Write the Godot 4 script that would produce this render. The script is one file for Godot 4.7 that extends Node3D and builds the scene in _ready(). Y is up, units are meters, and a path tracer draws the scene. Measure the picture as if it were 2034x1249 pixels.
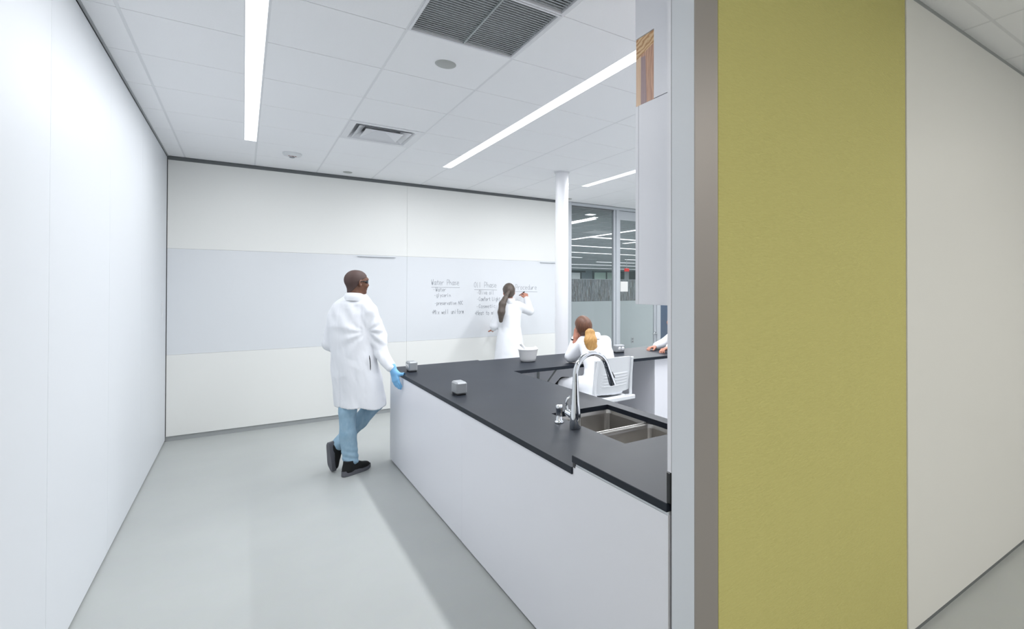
extends Node3D
# A white teaching laboratory seen from the corridor: metres, y up, the back wall lies towards -z.
const EYE := 1.618
const CEIL := 3.006
const BACK := 7.121      # distance of the back wall from the camera
const LEFT := -0.66
const FOC := 1021.93
const PX := 1217.33
const PY := 563.48
const YAW := 0.6226
const PITCH := 0.0082
const TOP := 0.867       # worktop height
const RAISED := 0.917    # worktop height beside the partition
const CF := 1.122        # aisle face of the counter
var mats := {}
var meshes := {}
var used := {}
var rng := RandomNumberGenerator.new()

func w(x: float, y: float, f: float) -> Vector3: return Vector3(x, y, -f)

func pw(px: float, py: float, f: float) -> Vector3:   # photo pixel at a known distance f ahead -> point
	var x := (px - PX) / FOC
	var y2 := -(py - PY) / FOC
	var y := y2 * cos(PITCH) + sin(PITCH)
	var z := cos(PITCH) - y2 * sin(PITCH)
	var wx := x * cos(YAW) + z * sin(YAW)
	var wz := -x * sin(YAW) + z * cos(YAW)
	var t := f / wz
	return Vector3(wx * t, EYE + y * t, -f)

# ---------------------------------------------------------------- materials
func mat(called: String, c: Color, rough := 0.5, metal := 0.0) -> StandardMaterial3D:
	if mats.has(called): return mats[called]
	var m := StandardMaterial3D.new()
	m.albedo_color = c
	m.roughness = rough
	m.metallic = metal
	mats[called] = m
	return m

func noise_tex(freq: float, lo: Color, hi: Color, size := 256, seed_ := 1, octaves := 4) -> NoiseTexture2D:
	var n := FastNoiseLite.new()
	n.seed = seed_
	n.frequency = freq
	n.fractal_octaves = octaves
	var g := Gradient.new()
	g.set_color(0, lo)
	g.set_color(1, hi)
	var t := NoiseTexture2D.new()
	t.width = size
	t.height = size
	t.seamless = true
	t.noise = n
	t.color_ramp = g
	return t

func img_tex(im: Image) -> ImageTexture:
	im.generate_mipmaps()
	return ImageTexture.create_from_image(im)

func bump(m: StandardMaterial3D, freq: float, depth: float, uv: Vector3, seed_ := 3) -> void:
	var n := FastNoiseLite.new()
	n.seed = seed_
	n.frequency = freq
	n.fractal_octaves = 3
	var t := NoiseTexture2D.new()
	t.width = 256
	t.height = 256
	t.seamless = true
	t.as_normal_map = true
	t.bump_strength = 6.0
	t.noise = n
	m.normal_enabled = true
	m.normal_texture = t
	m.normal_scale = depth
	m.uv1_triplanar = true
	m.uv1_world_triplanar = true
	m.uv1_scale = uv

func make_materials() -> void:
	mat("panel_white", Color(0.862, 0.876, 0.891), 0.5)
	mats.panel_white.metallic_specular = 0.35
	mat("back_panel", Color(0.905, 0.91, 0.90), 0.42)
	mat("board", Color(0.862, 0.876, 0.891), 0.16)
	mat("counter_white", Color(0.92, 0.922, 0.945), 0.38)
	mat("partition_white", Color(0.895, 0.895, 0.885), 0.45)
	mat("tile", Color(0.965, 0.968, 0.976), 0.9)
	bump(mats.tile, 0.09, 0.08, Vector3(3, 3, 3))
	mat("t_bar", Color(0.90, 0.905, 0.915), 0.5)
	mat("t_gap", Color(0.70, 0.71, 0.72), 0.7)
	mat("reveal", Color(0.42, 0.435, 0.445), 0.5, 0.0)
	mat("base_metal", Color(0.62, 0.635, 0.64), 0.4, 0.1)
	mat("core_grey", Color(0.45, 0.455, 0.46), 0.7)
	mat("alu", Color(0.63, 0.61, 0.60), 0.45, 0.5)
	mat("alu_light", Color(0.86, 0.875, 0.895), 0.45, 0.0)
	mat("frame_grey", Color(0.76, 0.78, 0.80), 0.4, 0.15)
	mat("white_paint", Color(0.875, 0.88, 0.895), 0.28)
	mat("plastic_white", Color(0.87, 0.88, 0.89), 0.35)
	mat("grille", Color(0.66, 0.685, 0.69), 0.45, 0.1)
	mat("galvanised", Color(0.66, 0.67, 0.675), 0.5, 0.3)
	mat("grey_plastic", Color(0.60, 0.615, 0.63), 0.38, 0.1)
	mat("chrome", Color(0.90, 0.91, 0.92), 0.08, 1.0)
	mat("steel", Color(0.76, 0.75, 0.735), 0.33, 1.0)
	mat("ink", Color(0.45, 0.475, 0.51), 0.6)
	mat("red_ink", Color(0.55, 0.2, 0.2), 0.6)
	mat("porcelain", Color(0.88, 0.885, 0.89), 0.22)
	mat("rubber_black", Color(0.025, 0.025, 0.028), 0.5)
	mat("tray_black", Color(0.03, 0.03, 0.033), 0.25)
	mat("glove", Color(0.47, 0.70, 0.875), 0.5)
	mat("sole", Color(0.37, 0.375, 0.40), 0.6)
	mat("shoe", Color(0.018, 0.018, 0.02), 0.8)
	mat("lace", Color(0.06, 0.06, 0.065), 0.8)
	mat("lens", Color(0.02, 0.03, 0.09), 0.08)
	mat("watch", Color(0.05, 0.05, 0.06), 0.4)
	var m := mat("floor", Color(1, 1, 1), 0.42)
	m.albedo_texture = noise_tex(0.008, Color(0.69, 0.705, 0.70), Color(0.71, 0.725, 0.718), 512, 5)
	m.uv1_triplanar = true
	m.uv1_world_triplanar = true
	m.uv1_scale = Vector3(0.35, 0.35, 0.35)
	m = mat("floor_office", Color(0.58, 0.59, 0.60), 0.7)
	m = mat("green", Color(1, 1, 1), 0.8)
	m.albedo_texture = noise_tex(0.02, Color(0.765, 0.74, 0.465), Color(0.785, 0.76, 0.485), 512, 9)
	bump(m, 0.05, 0.5, Vector3(2.0, 14, 2.0), 12)
	m = mat("worktop", Color(1, 1, 1), 0.45)
	m.metallic_specular = 0.3
	m.albedo_texture = noise_tex(0.006, Color(0.118, 0.139, 0.172), Color(0.145, 0.166, 0.199), 512, 21)
	m.uv1_triplanar = true
	m.uv1_world_triplanar = true
	m.uv1_scale = Vector3(0.6, 0.6, 0.6)
	m = mat("worktop_edge", Color(0.20, 0.20, 0.21), 0.4)
	m = mat("wood", Color(1, 1, 1), 0.45)
	m.albedo_texture = img_tex(wood_image())
	m = mat("streaks", Color(1, 1, 1), 0.5)
	m.albedo_texture = img_tex(streak_image())
	m = mat("coat", Color(0.90, 0.91, 0.93), 0.85)
	m.rim_enabled = true
	m.rim = 0.15
	bump(m, 0.012, 0.10, Vector3(3, 2, 3), 31)
	m = mat("denim", Color(1, 1, 1), 0.85)
	m.albedo_texture = noise_tex(0.03, Color(0.53, 0.665, 0.76), Color(0.65, 0.76, 0.83), 256, 41)
	m.uv1_triplanar = true
	m.uv1_scale = Vector3(3, 1.6, 3)
	mat("trousers_dark", Color(0.10, 0.105, 0.12), 0.85)
	m = mat("skin_dark", Color(0.40, 0.27, 0.205), 0.5)
	m.subsurf_scatter_enabled = true
	m.subsurf_scatter_strength = 0.1
	m = mat("skin_light", Color(0.72, 0.50, 0.42), 0.5)
	m.subsurf_scatter_enabled = true
	m.subsurf_scatter_strength = 0.15
	mat("hair_black", Color(0.285, 0.215, 0.20), 0.7)
	mat("eye", Color(0.03, 0.02, 0.02), 0.15)
	for h in [["hair_brown", Color(0.27, 0.165, 0.12), Color(0.47, 0.31, 0.215)], ["hair_blonde", Color(0.62, 0.44, 0.22), Color(0.84, 0.68, 0.43)], ["hair_ash", Color(0.27, 0.235, 0.215), Color(0.40, 0.36, 0.325)]]:
		m = mat(h[0], Color(1, 1, 1), 0.5)
		m.albedo_texture = noise_tex(0.05, h[1], h[2], 256, 51)
		m.uv1_triplanar = true
		m.uv1_scale = Vector3(7, 1.1, 7)
	m = mat("glass", Color(0.30, 0.40, 0.40, 0.12), 0.02)
	m.transparency = BaseMaterial3D.TRANSPARENCY_ALPHA
	m = mat("led", Color(1, 1, 1), 0.5)
	m.emission_enabled = true
	m.emission = Color(0.96, 0.98, 1.0)
	m.emission_energy_multiplier = 1.6
	m = mat("led_warm", Color(1, 1, 1), 0.5)
	m.emission_enabled = true
	m.emission = Color(1.0, 0.95, 0.87)
	m.emission_energy_multiplier = 1.3
	m = mat("exit_red", Color(0.7, 0.06, 0.05), 0.5)
	m.emission_enabled = true
	m.emission = Color(0.9, 0.07, 0.06)
	m.emission_energy_multiplier = 0.5

func wood_image() -> Image:   # heartwood and sapwood running down the board, with growth bands
	var im := Image.create(128, 256, false, Image.FORMAT_RGB8)
	var n := FastNoiseLite.new()
	n.seed = 4
	n.frequency = 0.012
	for y in 256:
		for x in 128:
			var u := x / 128.0
			var v := y / 256.0
			var bend := 0.10 * sin(v * 3.0) + 0.12 * v
			var g := 0.5 + 0.5 * sin((u + bend * u) * 42.0 + n.get_noise_2d(x * 3.0, y * 0.5) * 5.0)
			var c := Color(0.84, 0.67, 0.56).lerp(Color(0.75, 0.57, 0.48), g)
			if u < 0.26: c = Color(0.91, 0.79, 0.67).lerp(Color(0.88, 0.75, 0.63), g)
			elif u < 0.58 - 0.1 * (1.0 - v) and v > 0.3: c = Color(0.68, 0.58, 0.585).lerp(Color(0.64, 0.54, 0.545), g)
			if v < 0.30 - 0.12 * u:
				var g2 := 0.5 + 0.5 * sin(v * 90.0 + u * 14.0 + n.get_noise_2d(x * 1.0, y * 2.0) * 4.0)
				c = Color(0.90, 0.77, 0.60).lerp(Color(0.74, 0.54, 0.36), g2 * g2)
			im.set_pixel(x, y, c)
	return im

func streak_image() -> Image:   # dried grass set in a resin sheet
	var r := RandomNumberGenerator.new()
	r.seed = 77
	var im := Image.create(160, 64, false, Image.FORMAT_RGB8)
	im.fill(Color(0.58, 0.60, 0.62))
	for i in 460:
		var x := r.randi_range(0, 159)
		var y := r.randi_range(-20, 60)
		var l := r.randi_range(10, 40)
		var k := r.randf()
		var c := Color(0.34, 0.33, 0.335).lerp(Color(0.84, 0.85, 0.86), k)
		if r.randf() < 0.2: c = c.lerp(Color(0.42, 0.35, 0.32), 0.6)
		var lean := r.randf_range(-0.08, 0.08)
		for t in l:
			var yy := y + t
			if yy >= 0 and yy < 64: im.set_pixel(posmod(int(x + lean * t), 160), yy, c)
	return im

# ---------------------------------------------------------------- scene helpers
func numbered(called: String) -> String:
	var n: int = used.get(called, 0)
	used[called] = n + 1
	return called if n == 0 else "%s_%03d" % [called, n]

func tag(o: Node, label: String, category: String, group := "") -> Node:
	o.set_meta("label", label)
	o.set_meta("category", category)
	if group: o.set_meta("group", group)
	return o

func thing(called: String, label: String, category: String, at: Vector3, turn := 0.0, group := "") -> Node3D:
	var o := Node3D.new()
	o.name = numbered(called)
	add_child(o)
	o.position = at
	o.rotation.y = turn
	tag(o, label, category, group)
	return o

func put(mesh: Mesh, called: String, m: Material, parent: Node, at := Vector3.ZERO, basis_ := Basis.IDENTITY) -> MeshInstance3D:
	var o := MeshInstance3D.new()
	o.mesh = mesh
	o.name = numbered(called) if parent == self else called
	o.material_override = m
	o.transform = Transform3D(basis_, at)
	parent.add_child(o, true)
	return o

func struct(called: String, at := Vector3.ZERO) -> Node3D:
	var o := Node3D.new()
	o.name = called
	add_child(o)
	o.position = at
	o.set_meta("kind", "structure")
	return o

func st_new() -> SurfaceTool:
	var st := SurfaceTool.new()
	st.begin(Mesh.PRIMITIVE_TRIANGLES)
	return st

func quad(st: SurfaceTool, a: Vector3, b: Vector3, c: Vector3, d: Vector3, n: Vector3) -> void:
	var uv := [Vector2(0, 0), Vector2(1, 0), Vector2(1, 1), Vector2(0, 1)]
	var p := [a, b, c, d]
	if (b - a).cross(c - a).dot(n) > 0: 
		p = [a, d, c, b]
		uv = [uv[0], uv[3], uv[2], uv[1]]
	for i in [0, 1, 2, 0, 2, 3]:
		st.set_normal(n)
		st.set_uv(uv[i])
		st.add_vertex(p[i])

func tri(st: SurfaceTool, a: Vector3, b: Vector3, c: Vector3, n: Vector3) -> void:
	var p := [a, b, c]
	if (b - a).cross(c - a).dot(n) > 0: p = [a, c, b]
	for v in p:
		st.set_normal(n)
		st.set_uv(Vector2.ZERO)
		st.add_vertex(v)

func box_into(st: SurfaceTool, lo: Vector3, hi: Vector3, ch := 0.0) -> void:   # box with chamfered edges
	var c := (lo + hi) / 2.0
	var h := ((hi - lo) / 2.0).abs()
	ch = minf(ch, 0.49 * 2.0 * minf(h.x, minf(h.y, h.z)))
	for ax in 3:
		var u := (ax + 1) % 3
		var v := (ax + 2) % 3
		for s in [-1.0, 1.0]:
			var n := Vector3.ZERO
			n[ax] = s
			var q := []
			for k in [[-1, -1], [1, -1], [1, 1], [-1, 1]]:
				var p := Vector3.ZERO
				p[ax] = s * h[ax]
				p[u] = k[0] * (h[u] - ch)
				p[v] = k[1] * (h[v] - ch)
				q.append(c + p)
			quad(st, q[0], q[1], q[2], q[3], n)
	if ch <= 0.0: return
	for ax in 3:
		var u := (ax + 1) % 3
		var v := (ax + 2) % 3
		for su in [-1.0, 1.0]:
			for sv in [-1.0, 1.0]:
				var n := Vector3.ZERO
				n[u] = su
				n[v] = sv
				n = n.normalized()
				var p := []
				for k in [[-1, 0], [1, 0], [1, 1], [-1, 1]]:
					var t := Vector3.ZERO
					t[ax] = k[0] * (h[ax] - ch)
					t[u] = su * (h[u] - (ch if k[1] else 0.0))
					t[v] = sv * (h[v] - (0.0 if k[1] else ch))
					p.append(c + t)
				quad(st, p[0], p[1], p[2], p[3], n)
	for sx in [-1.0, 1.0]:
		for sy in [-1.0, 1.0]:
			for sz in [-1.0, 1.0]:
				var n := Vector3(sx, sy, sz).normalized()
				tri(st, c + Vector3(sx * h.x, sy * (h.y - ch), sz * (h.z - ch)), c + Vector3(sx * (h.x - ch), sy * h.y, sz * (h.z - ch)), c + Vector3(sx * (h.x - ch), sy * (h.y - ch), sz * h.z), n)

func box_mesh(size: Vector3, ch := 0.0) -> ArrayMesh:   # centred; alike boxes share a mesh
	var key := "b%.4f,%.4f,%.4f,%.4f" % [size.x, size.y, size.z, ch]
	if not meshes.has(key):
		var st := st_new()
		box_into(st, -size / 2.0, size / 2.0, ch)
		meshes[key] = st.commit()
	return meshes[key]

func slab(called: String, m: Material, parent: Node, lo: Vector3, hi: Vector3, ch := 0.002) -> MeshInstance3D:   # a box between two corners in the parent's axes
	var a := lo.min(hi)
	var b := lo.max(hi)
	return put(box_mesh(b - a, ch), called, m, parent, (a + b) / 2.0)

func lathe(profile: Array, seg := 32, sx := 1.0, sz := 1.0) -> ArrayMesh:   # profile of Vector2(radius, y)
	var st := st_new()
	st.set_smooth_group(0)
	for i in profile.size():
		for k in seg + 1:
			var t := TAU * k / seg
			st.set_uv(Vector2(float(k) / seg, float(i) / profile.size()))
			st.add_vertex(Vector3(cos(t) * profile[i].x * sx, profile[i].y, sin(t) * profile[i].x * sz))
	for i in profile.size() - 1:
		for k in seg:
			var a := i * (seg + 1) + k
			var b := a + seg + 1
			for v in [a, b, a + 1, a + 1, b, b + 1]: st.add_index(v)
	st.generate_normals()
	return st.commit()

func tube_into(st: SurfaceTool, pts: Array, radii: Array, seg := 12, caps := true) -> void:
	var rings := []
	var up := Vector3(0.31, 0.77, 0.55)
	for i in pts.size():
		var d: Vector3 = (pts[mini(i + 1, pts.size() - 1)] - pts[maxi(i - 1, 0)]).normalized()
		var x := (up - d * up.dot(d)).normalized()
		up = x
		var y := d.cross(x)
		var ring := []
		for k in seg: 
			var t := TAU * k / seg
			ring.append([pts[i] + (x * cos(t) + y * sin(t)) * radii[i], x * cos(t) + y * sin(t)])
		rings.append(ring)
	for i in pts.size() - 1:
		for k in seg:
			var a = rings[i][k]
			var b = rings[i][(k + 1) % seg]
			var c = rings[i + 1][(k + 1) % seg]
			var d2 = rings[i + 1][k]
			for v in [a, c, b, a, d2, c]:
				st.set_normal(v[1])
				st.set_uv(Vector2.ZERO)
				st.add_vertex(v[0])
	if caps:
		for e in [0, pts.size() - 1]:
			var n: Vector3 = (pts[0] - pts[1]).normalized() if e == 0 else (pts[e] - pts[e - 1]).normalized()
			for k in seg: tri(st, pts[e], rings[e][k][0], rings[e][(k + 1) % seg][0], n)

func tube(pts: Array, radii, seg := 12) -> ArrayMesh:
	var r := []
	for i in pts.size(): r.append(radii[i] if radii is Array else radii)
	var st := st_new()
	tube_into(st, pts, r, seg)
	return st.commit()

func curve(pts: Array, n := 8) -> Array:   # Catmull-Rom through the points
	var out := []
	for i in pts.size() - 1:
		var a = pts[maxi(i - 1, 0)]
		var b = pts[i]
		var c = pts[i + 1]
		var d = pts[mini(i + 2, pts.size() - 1)]
		for k in n:
			var t := float(k) / n
			out.append(0.5 * (2.0 * b + (c - a) * t + (2.0 * a - 5.0 * b + 4.0 * c - d) * t * t + (3.0 * b - a - 3.0 * c + d) * t * t * t))
	out.append(pts[-1])
	return out
# ---------------------------------------------------------------- distance fields meshed as surface nets
func field(lo: Vector3, hi: Vector3, c: float) -> Dictionary:
	var n := Vector3i(((hi - lo) / c).ceil()) + Vector3i.ONE
	var d := PackedFloat32Array()
	d.resize(n.x * n.y * n.z)
	d.fill(1.0)
	return {"lo": lo, "c": c, "n": n, "d": d}

func f_cap(S: Dictionary, a: Vector3, b: Vector3, ra: float, rb: float, k := 0.02, flat := Vector3.ZERO, amount := 1.0) -> void:   # tapered capsule; flat and amount squeeze it along one direction
	var c: float = S.c
	var lo: Vector3 = S.lo
	var n: Vector3i = S.n
	var d: PackedFloat32Array = S.d
	var m := maxf(ra, rb) + k + 2.5 * c
	var p0 := Vector3i(((a.min(b) - Vector3.ONE * m - lo) / c).floor()).clamp(Vector3i.ZERO, n - Vector3i.ONE)
	var p1 := Vector3i(((a.max(b) + Vector3.ONE * m - lo) / c).ceil()).clamp(Vector3i.ZERO, n - Vector3i.ONE)
	var ab := b - a
	var il := 1.0 / maxf(ab.length_squared(), 1e-9)
	var fl := amount - 1.0
	for z in range(p0.z, p1.z + 1):
		for y in range(p0.y, p1.y + 1):
			var base := (z * n.y + y) * n.x
			for x in range(p0.x, p1.x + 1):
				var p := lo + Vector3(x, y, z) * c - a
				var t := clampf(p.dot(ab) * il, 0.0, 1.0)
				p -= ab * t
				if fl != 0.0: p += flat * (p.dot(flat) * fl)
				var e := p.length() - ra - (rb - ra) * t
				var i := base + x
				var o := d[i]
				var h := maxf(k - absf(o - e), 0.0) / k
				d[i] = minf(o, e) - h * h * k * 0.25
	S.d = d

func f_ell(S: Dictionary, ce: Vector3, r: Vector3, k := 0.015, sub := false, turn := Basis.IDENTITY) -> void:
	var c: float = S.c
	var lo: Vector3 = S.lo
	var n: Vector3i = S.n
	var d: PackedFloat32Array = S.d
	var mr := maxf(r.x, maxf(r.y, r.z)) + k + 2.5 * c
	var p0 := Vector3i(((ce - Vector3.ONE * mr - lo) / c).floor()).clamp(Vector3i.ZERO, n - Vector3i.ONE)
	var p1 := Vector3i(((ce + Vector3.ONE * mr - lo) / c).ceil()).clamp(Vector3i.ZERO, n - Vector3i.ONE)
	var inv := turn.inverse()
	for z in range(p0.z, p1.z + 1):
		for y in range(p0.y, p1.y + 1):
			var base := (z * n.y + y) * n.x
			for x in range(p0.x, p1.x + 1):
				var p := inv * (lo + Vector3(x, y, z) * c - ce)
				var q := p / r
				var l := q.length()
				var e := (l - 1.0) * (p.length() / l if l > 1e-4 else minf(r.x, minf(r.y, r.z)))
				var i := base + x
				var o := d[i]
				if sub:
					e = -e
					var h := maxf(k - absf(o - e), 0.0) / k
					d[i] = maxf(o, e) + h * h * k * 0.25
				else:
					var h := maxf(k - absf(o - e), 0.0) / k
					d[i] = minf(o, e) - h * h * k * 0.25
	S.d = d

func f_stack(S: Dictionary, rows: Array, right: Vector3, k: float, power := 2.0) -> void:   # rows from the top: [centre, half width, half depth]
	var c: float = S.c
	var lo: Vector3 = S.lo
	var n: Vector3i = S.n
	var d: PackedFloat32Array = S.d
	var fw := Vector3(right.z, 0, -right.x)
	var ytop: float = rows[0][0].y
	var ybot: float = rows[-1][0].y
	for y in n.y:
		var wy := lo.y + y * c
		if wy > ytop + 0.06 or wy < ybot - 0.06: continue
		var i0 := 0
		while i0 < rows.size() - 2 and wy < rows[i0 + 1][0].y: i0 += 1
		var A = rows[i0]
		var B = rows[i0 + 1]
		var t := clampf((A[0].y - wy) / maxf(A[0].y - B[0].y, 1e-5), 0.0, 1.0)
		var ce: Vector3 = A[0].lerp(B[0], t)
		var ra: float = lerpf(A[1], B[1], t)
		var rb: float = lerpf(A[2], B[2], t)
		var cap := maxf(wy - ytop, ybot - wy)
		for z in n.z:
			var base := (z * n.y + y) * n.x
			var wz := lo.z + z * c - ce.z
			for x in n.x:
				var wx := lo.x + x * c - ce.x
				var u := wx * right.x + wz * right.z
				var v := wx * fw.x + wz * fw.z
				var q := sqrt((u / ra) * (u / ra) + (v / rb) * (v / rb)) if power == 2.0 else pow(pow(absf(u / ra), power) + pow(absf(v / rb), power), 1.0 / power)
				var l := sqrt(u * u + v * v)
				var e := (q - 1.0) * (l / q if q > 1e-3 else minf(ra, rb))
				if e > 0.15: continue
				e = maxf(e, cap)
				var i := base + x
				var o := d[i]
				var h := maxf(k - absf(o - e), 0.0) / k
				d[i] = minf(o, e) - h * h * k * 0.25
	S.d = d

func f_mod(S: Dictionary, fn: Callable, band := 0.03) -> void:   # changes the field near its surface
	var d: PackedFloat32Array = S.d
	var n: Vector3i = S.n
	var i := 0
	for z in n.z:
		for y in n.y:
			for x in n.x:
				if absf(d[i]) < band: d[i] = fn.call(S.lo + Vector3(x, y, z) * S.c, d[i])
				i += 1
	S.d = d

func f_copy(S: Dictionary) -> Dictionary: return {"lo": S.lo, "c": S.c, "n": S.n, "d": S.d.duplicate()}

func f_mesh(st: SurfaceTool, S: Dictionary, xf := Transform3D.IDENTITY) -> void:
	var c: float = S.c
	var lo: Vector3 = S.lo
	var n: Vector3i = S.n
	var d: PackedFloat32Array = S.d
	var sx := 1
	var sy := n.x
	var sz := n.x * n.y
	var idx := PackedInt32Array()
	idx.resize(d.size())
	idx.fill(-1)
	var vs := PackedVector3Array()
	var ns := PackedVector3Array()
	var far := 4.0 * c
	for z in n.z - 1:
		for y in n.y - 1:
			var i := z * sz + y * sy - 1
			for x in n.x - 1:
				i += 1
				var a0 := d[i]
				if a0 > far or a0 < -far: continue
				var a1 := d[i + sx]
				var a2 := d[i + sy]
				var a3 := d[i + sy + sx]
				var a4 := d[i + sz]
				var a5 := d[i + sz + sx]
				var a6 := d[i + sz + sy]
				var a7 := d[i + sz + sy + sx]
				var neg := int(a0 < 0.0) + int(a1 < 0.0) + int(a2 < 0.0) + int(a3 < 0.0) + int(a4 < 0.0) + int(a5 < 0.0) + int(a6 < 0.0) + int(a7 < 0.0)
				if neg == 0 or neg == 8: continue
				var p := Vector3.ZERO
				var k := 0
				if (a0 < 0.0) != (a1 < 0.0): p += Vector3(a0 / (a0 - a1), 0, 0); k += 1
				if (a2 < 0.0) != (a3 < 0.0): p += Vector3(a2 / (a2 - a3), 1, 0); k += 1
				if (a4 < 0.0) != (a5 < 0.0): p += Vector3(a4 / (a4 - a5), 0, 1); k += 1
				if (a6 < 0.0) != (a7 < 0.0): p += Vector3(a6 / (a6 - a7), 1, 1); k += 1
				if (a0 < 0.0) != (a2 < 0.0): p += Vector3(0, a0 / (a0 - a2), 0); k += 1
				if (a1 < 0.0) != (a3 < 0.0): p += Vector3(1, a1 / (a1 - a3), 0); k += 1
				if (a4 < 0.0) != (a6 < 0.0): p += Vector3(0, a4 / (a4 - a6), 1); k += 1
				if (a5 < 0.0) != (a7 < 0.0): p += Vector3(1, a5 / (a5 - a7), 1); k += 1
				if (a0 < 0.0) != (a4 < 0.0): p += Vector3(0, 0, a0 / (a0 - a4)); k += 1
				if (a1 < 0.0) != (a5 < 0.0): p += Vector3(1, 0, a1 / (a1 - a5)); k += 1
				if (a2 < 0.0) != (a6 < 0.0): p += Vector3(0, 1, a2 / (a2 - a6)); k += 1
				if (a3 < 0.0) != (a7 < 0.0): p += Vector3(1, 1, a3 / (a3 - a7)); k += 1
				p /= k
				idx[i] = vs.size()
				vs.append(xf * (lo + (Vector3(x, y, z) + p) * c))
				var g := Vector3(a1 + a3 + a5 + a7 - a0 - a2 - a4 - a6, a2 + a3 + a6 + a7 - a0 - a1 - a4 - a5, a4 + a5 + a6 + a7 - a0 - a1 - a2 - a3)
				ns.append((xf.basis * g).normalized())
	var tris := PackedInt32Array()
	for z in range(1, n.z - 1):
		for y in range(1, n.y - 1):
			var i := z * sz + y * sy
			for x in range(1, n.x - 1):
				i += 1
				if idx[i] < 0: continue
				var s := d[i] < 0.0
				for e in 3:
					var st1: int = [sx, sy, sz][e]
					if (d[i + st1] < 0.0) == s: continue
					var u: int = [sy, sz, sx][e]
					var v: int = [sz, sx, sy][e]
					var q0 := idx[i]
					var q1 := idx[i - u]
					var q2 := idx[i - u - v]
					var q3 := idx[i - v]
					if q0 < 0 or q1 < 0 or q2 < 0 or q3 < 0: continue
					if s: tris.append_array([q0, q2, q1, q0, q3, q2])
					else: tris.append_array([q0, q1, q2, q0, q2, q3])
	for t in tris:
		st.set_normal(ns[t])
		st.set_uv(Vector2(vs[t].x + vs[t].z * 0.7, vs[t].y))
		st.add_vertex(vs[t])

func f_commit(S: Dictionary, xf := Transform3D.IDENTITY) -> ArrayMesh:
	var st := st_new()
	f_mesh(st, S, xf)
	st.index()
	return st.commit()
# ---------------------------------------------------------------- the start: camera, lights, then everything else
func _ready() -> void:
	rng.seed = 11
	var cam := Camera3D.new()
	cam.name = "camera"
	add_child(cam)
	cam.position = Vector3(0, EYE, 0)
	cam.rotation = Vector3(PITCH, -YAW, 0.001)
	cam.projection = Camera3D.PROJECTION_FRUSTUM
	cam.near = 0.05
	cam.far = 120.0
	cam.size = cam.near * 1249.0 / FOC
	cam.frustum_offset = Vector2((1017.0 - PX) / FOC, -(624.5 - PY) / FOC) * cam.near
	cam.current = true
	var env := Environment.new()
	env.background_mode = Environment.BG_COLOR
	env.background_color = Color(0, 0, 0)
	env.tonemap_mode = Environment.TONE_MAPPER_LINEAR
	env.tonemap_exposure = 1.0
	env.sdfgi_enabled = true
	env.ssao_enabled = true
	env.ssil_enabled = true
	var we := WorldEnvironment.new()
	we.name = "environment"
	we.environment = env
	add_child(we)
	make_materials()
	ceiling_lights()
	room_shell()
	office()
	counters()
	partition_side()
	ceiling_things()
	wall_things()
	bench_things()
	people()

const COOL := Color(0.985, 0.99, 1.0)
const WARM := Color(1.0, 0.983, 0.955)
const LAB_ENERGY := 7.4
const CORRIDOR_ENERGY := 5.5
const OFFICE_ENERGY := 20.0
# strips: left edge, right edge, near end, far end (distance ahead of the camera)
const STRIPS := [[0.0, 0.092, 2.275, 5.95], [1.853, 1.948, 2.275, 5.95], [3.735, 3.83, 2.275, 5.95], [5.565, 5.66, 2.275, 5.95]]

func strip_light(a: float, b: float, z0: float, z1: float, energy: float, warm: bool, label: String, group: String) -> void:
	var t := thing("ceiling_light_strip", label, "ceiling light", w((a + b) / 2.0, CEIL, (z0 + z1) / 2.0), 0.0, group)
	var hx := (b - a) / 2.0
	var hz := (z1 - z0) / 2.0
	put(box_mesh(Vector3(b - a, 0.006, z1 - z0), 0.001), "diffuser", mats.led_warm if warm else mats.led, t, Vector3(0, 0.003, 0))
	slab("housing", mats.white_paint, t, Vector3(-hx, 0.007, -hz), Vector3(hx, 0.08, hz), 0.0)
	for s in [-1.0, 1.0]: slab("flange", mats.t_bar, t, Vector3(s * hx, 0.0005, -hz), Vector3(s * (hx + 0.0125), 0.012, hz), 0.0)
	var l := AreaLight3D.new()
	l.name = "lamp"
	l.area_size = Vector2(b - a, z1 - z0)
	l.area_normalize_energy = true
	l.light_energy = energy * maxf(b - a, z1 - z0) / 3.675
	l.light_color = WARM if warm else COOL
	l.area_range = 40.0
	l.area_attenuation = 2.0
	l.shadow_enabled = true
	l.rotation.x = -PI / 2.0
	l.position.y = -0.004
	t.add_child(l)

func ceiling_lights() -> void:
	var names := ["long white light strip in ceiling nearest the left panel wall", "long white light strip running above the black worktop and sink", "white light strip in ceiling beyond the round column", "white light strip in ceiling hidden beyond the tall cabinet", "white light strip in ceiling hidden beyond the tall cabinet"]
	for i in STRIPS.size():
		var s = STRIPS[i]
		strip_light(s[0], s[1], s[2], s[3], LAB_ENERGY * (0.4 if i == 0 else 1.0), false, names[i], "light strips of the laboratory ceiling")
	for s in [[-0.05, 0.04, -3.6, -0.4], [3.0, 3.09, -3.6, -0.4], [6.0, 6.09, -3.6, -0.4]]:
		strip_light(s[0], s[1], s[2], s[3], CORRIDOR_ENERGY, true, "warm light strip in the corridor ceiling", "light strips of the corridor ceiling")

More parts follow.
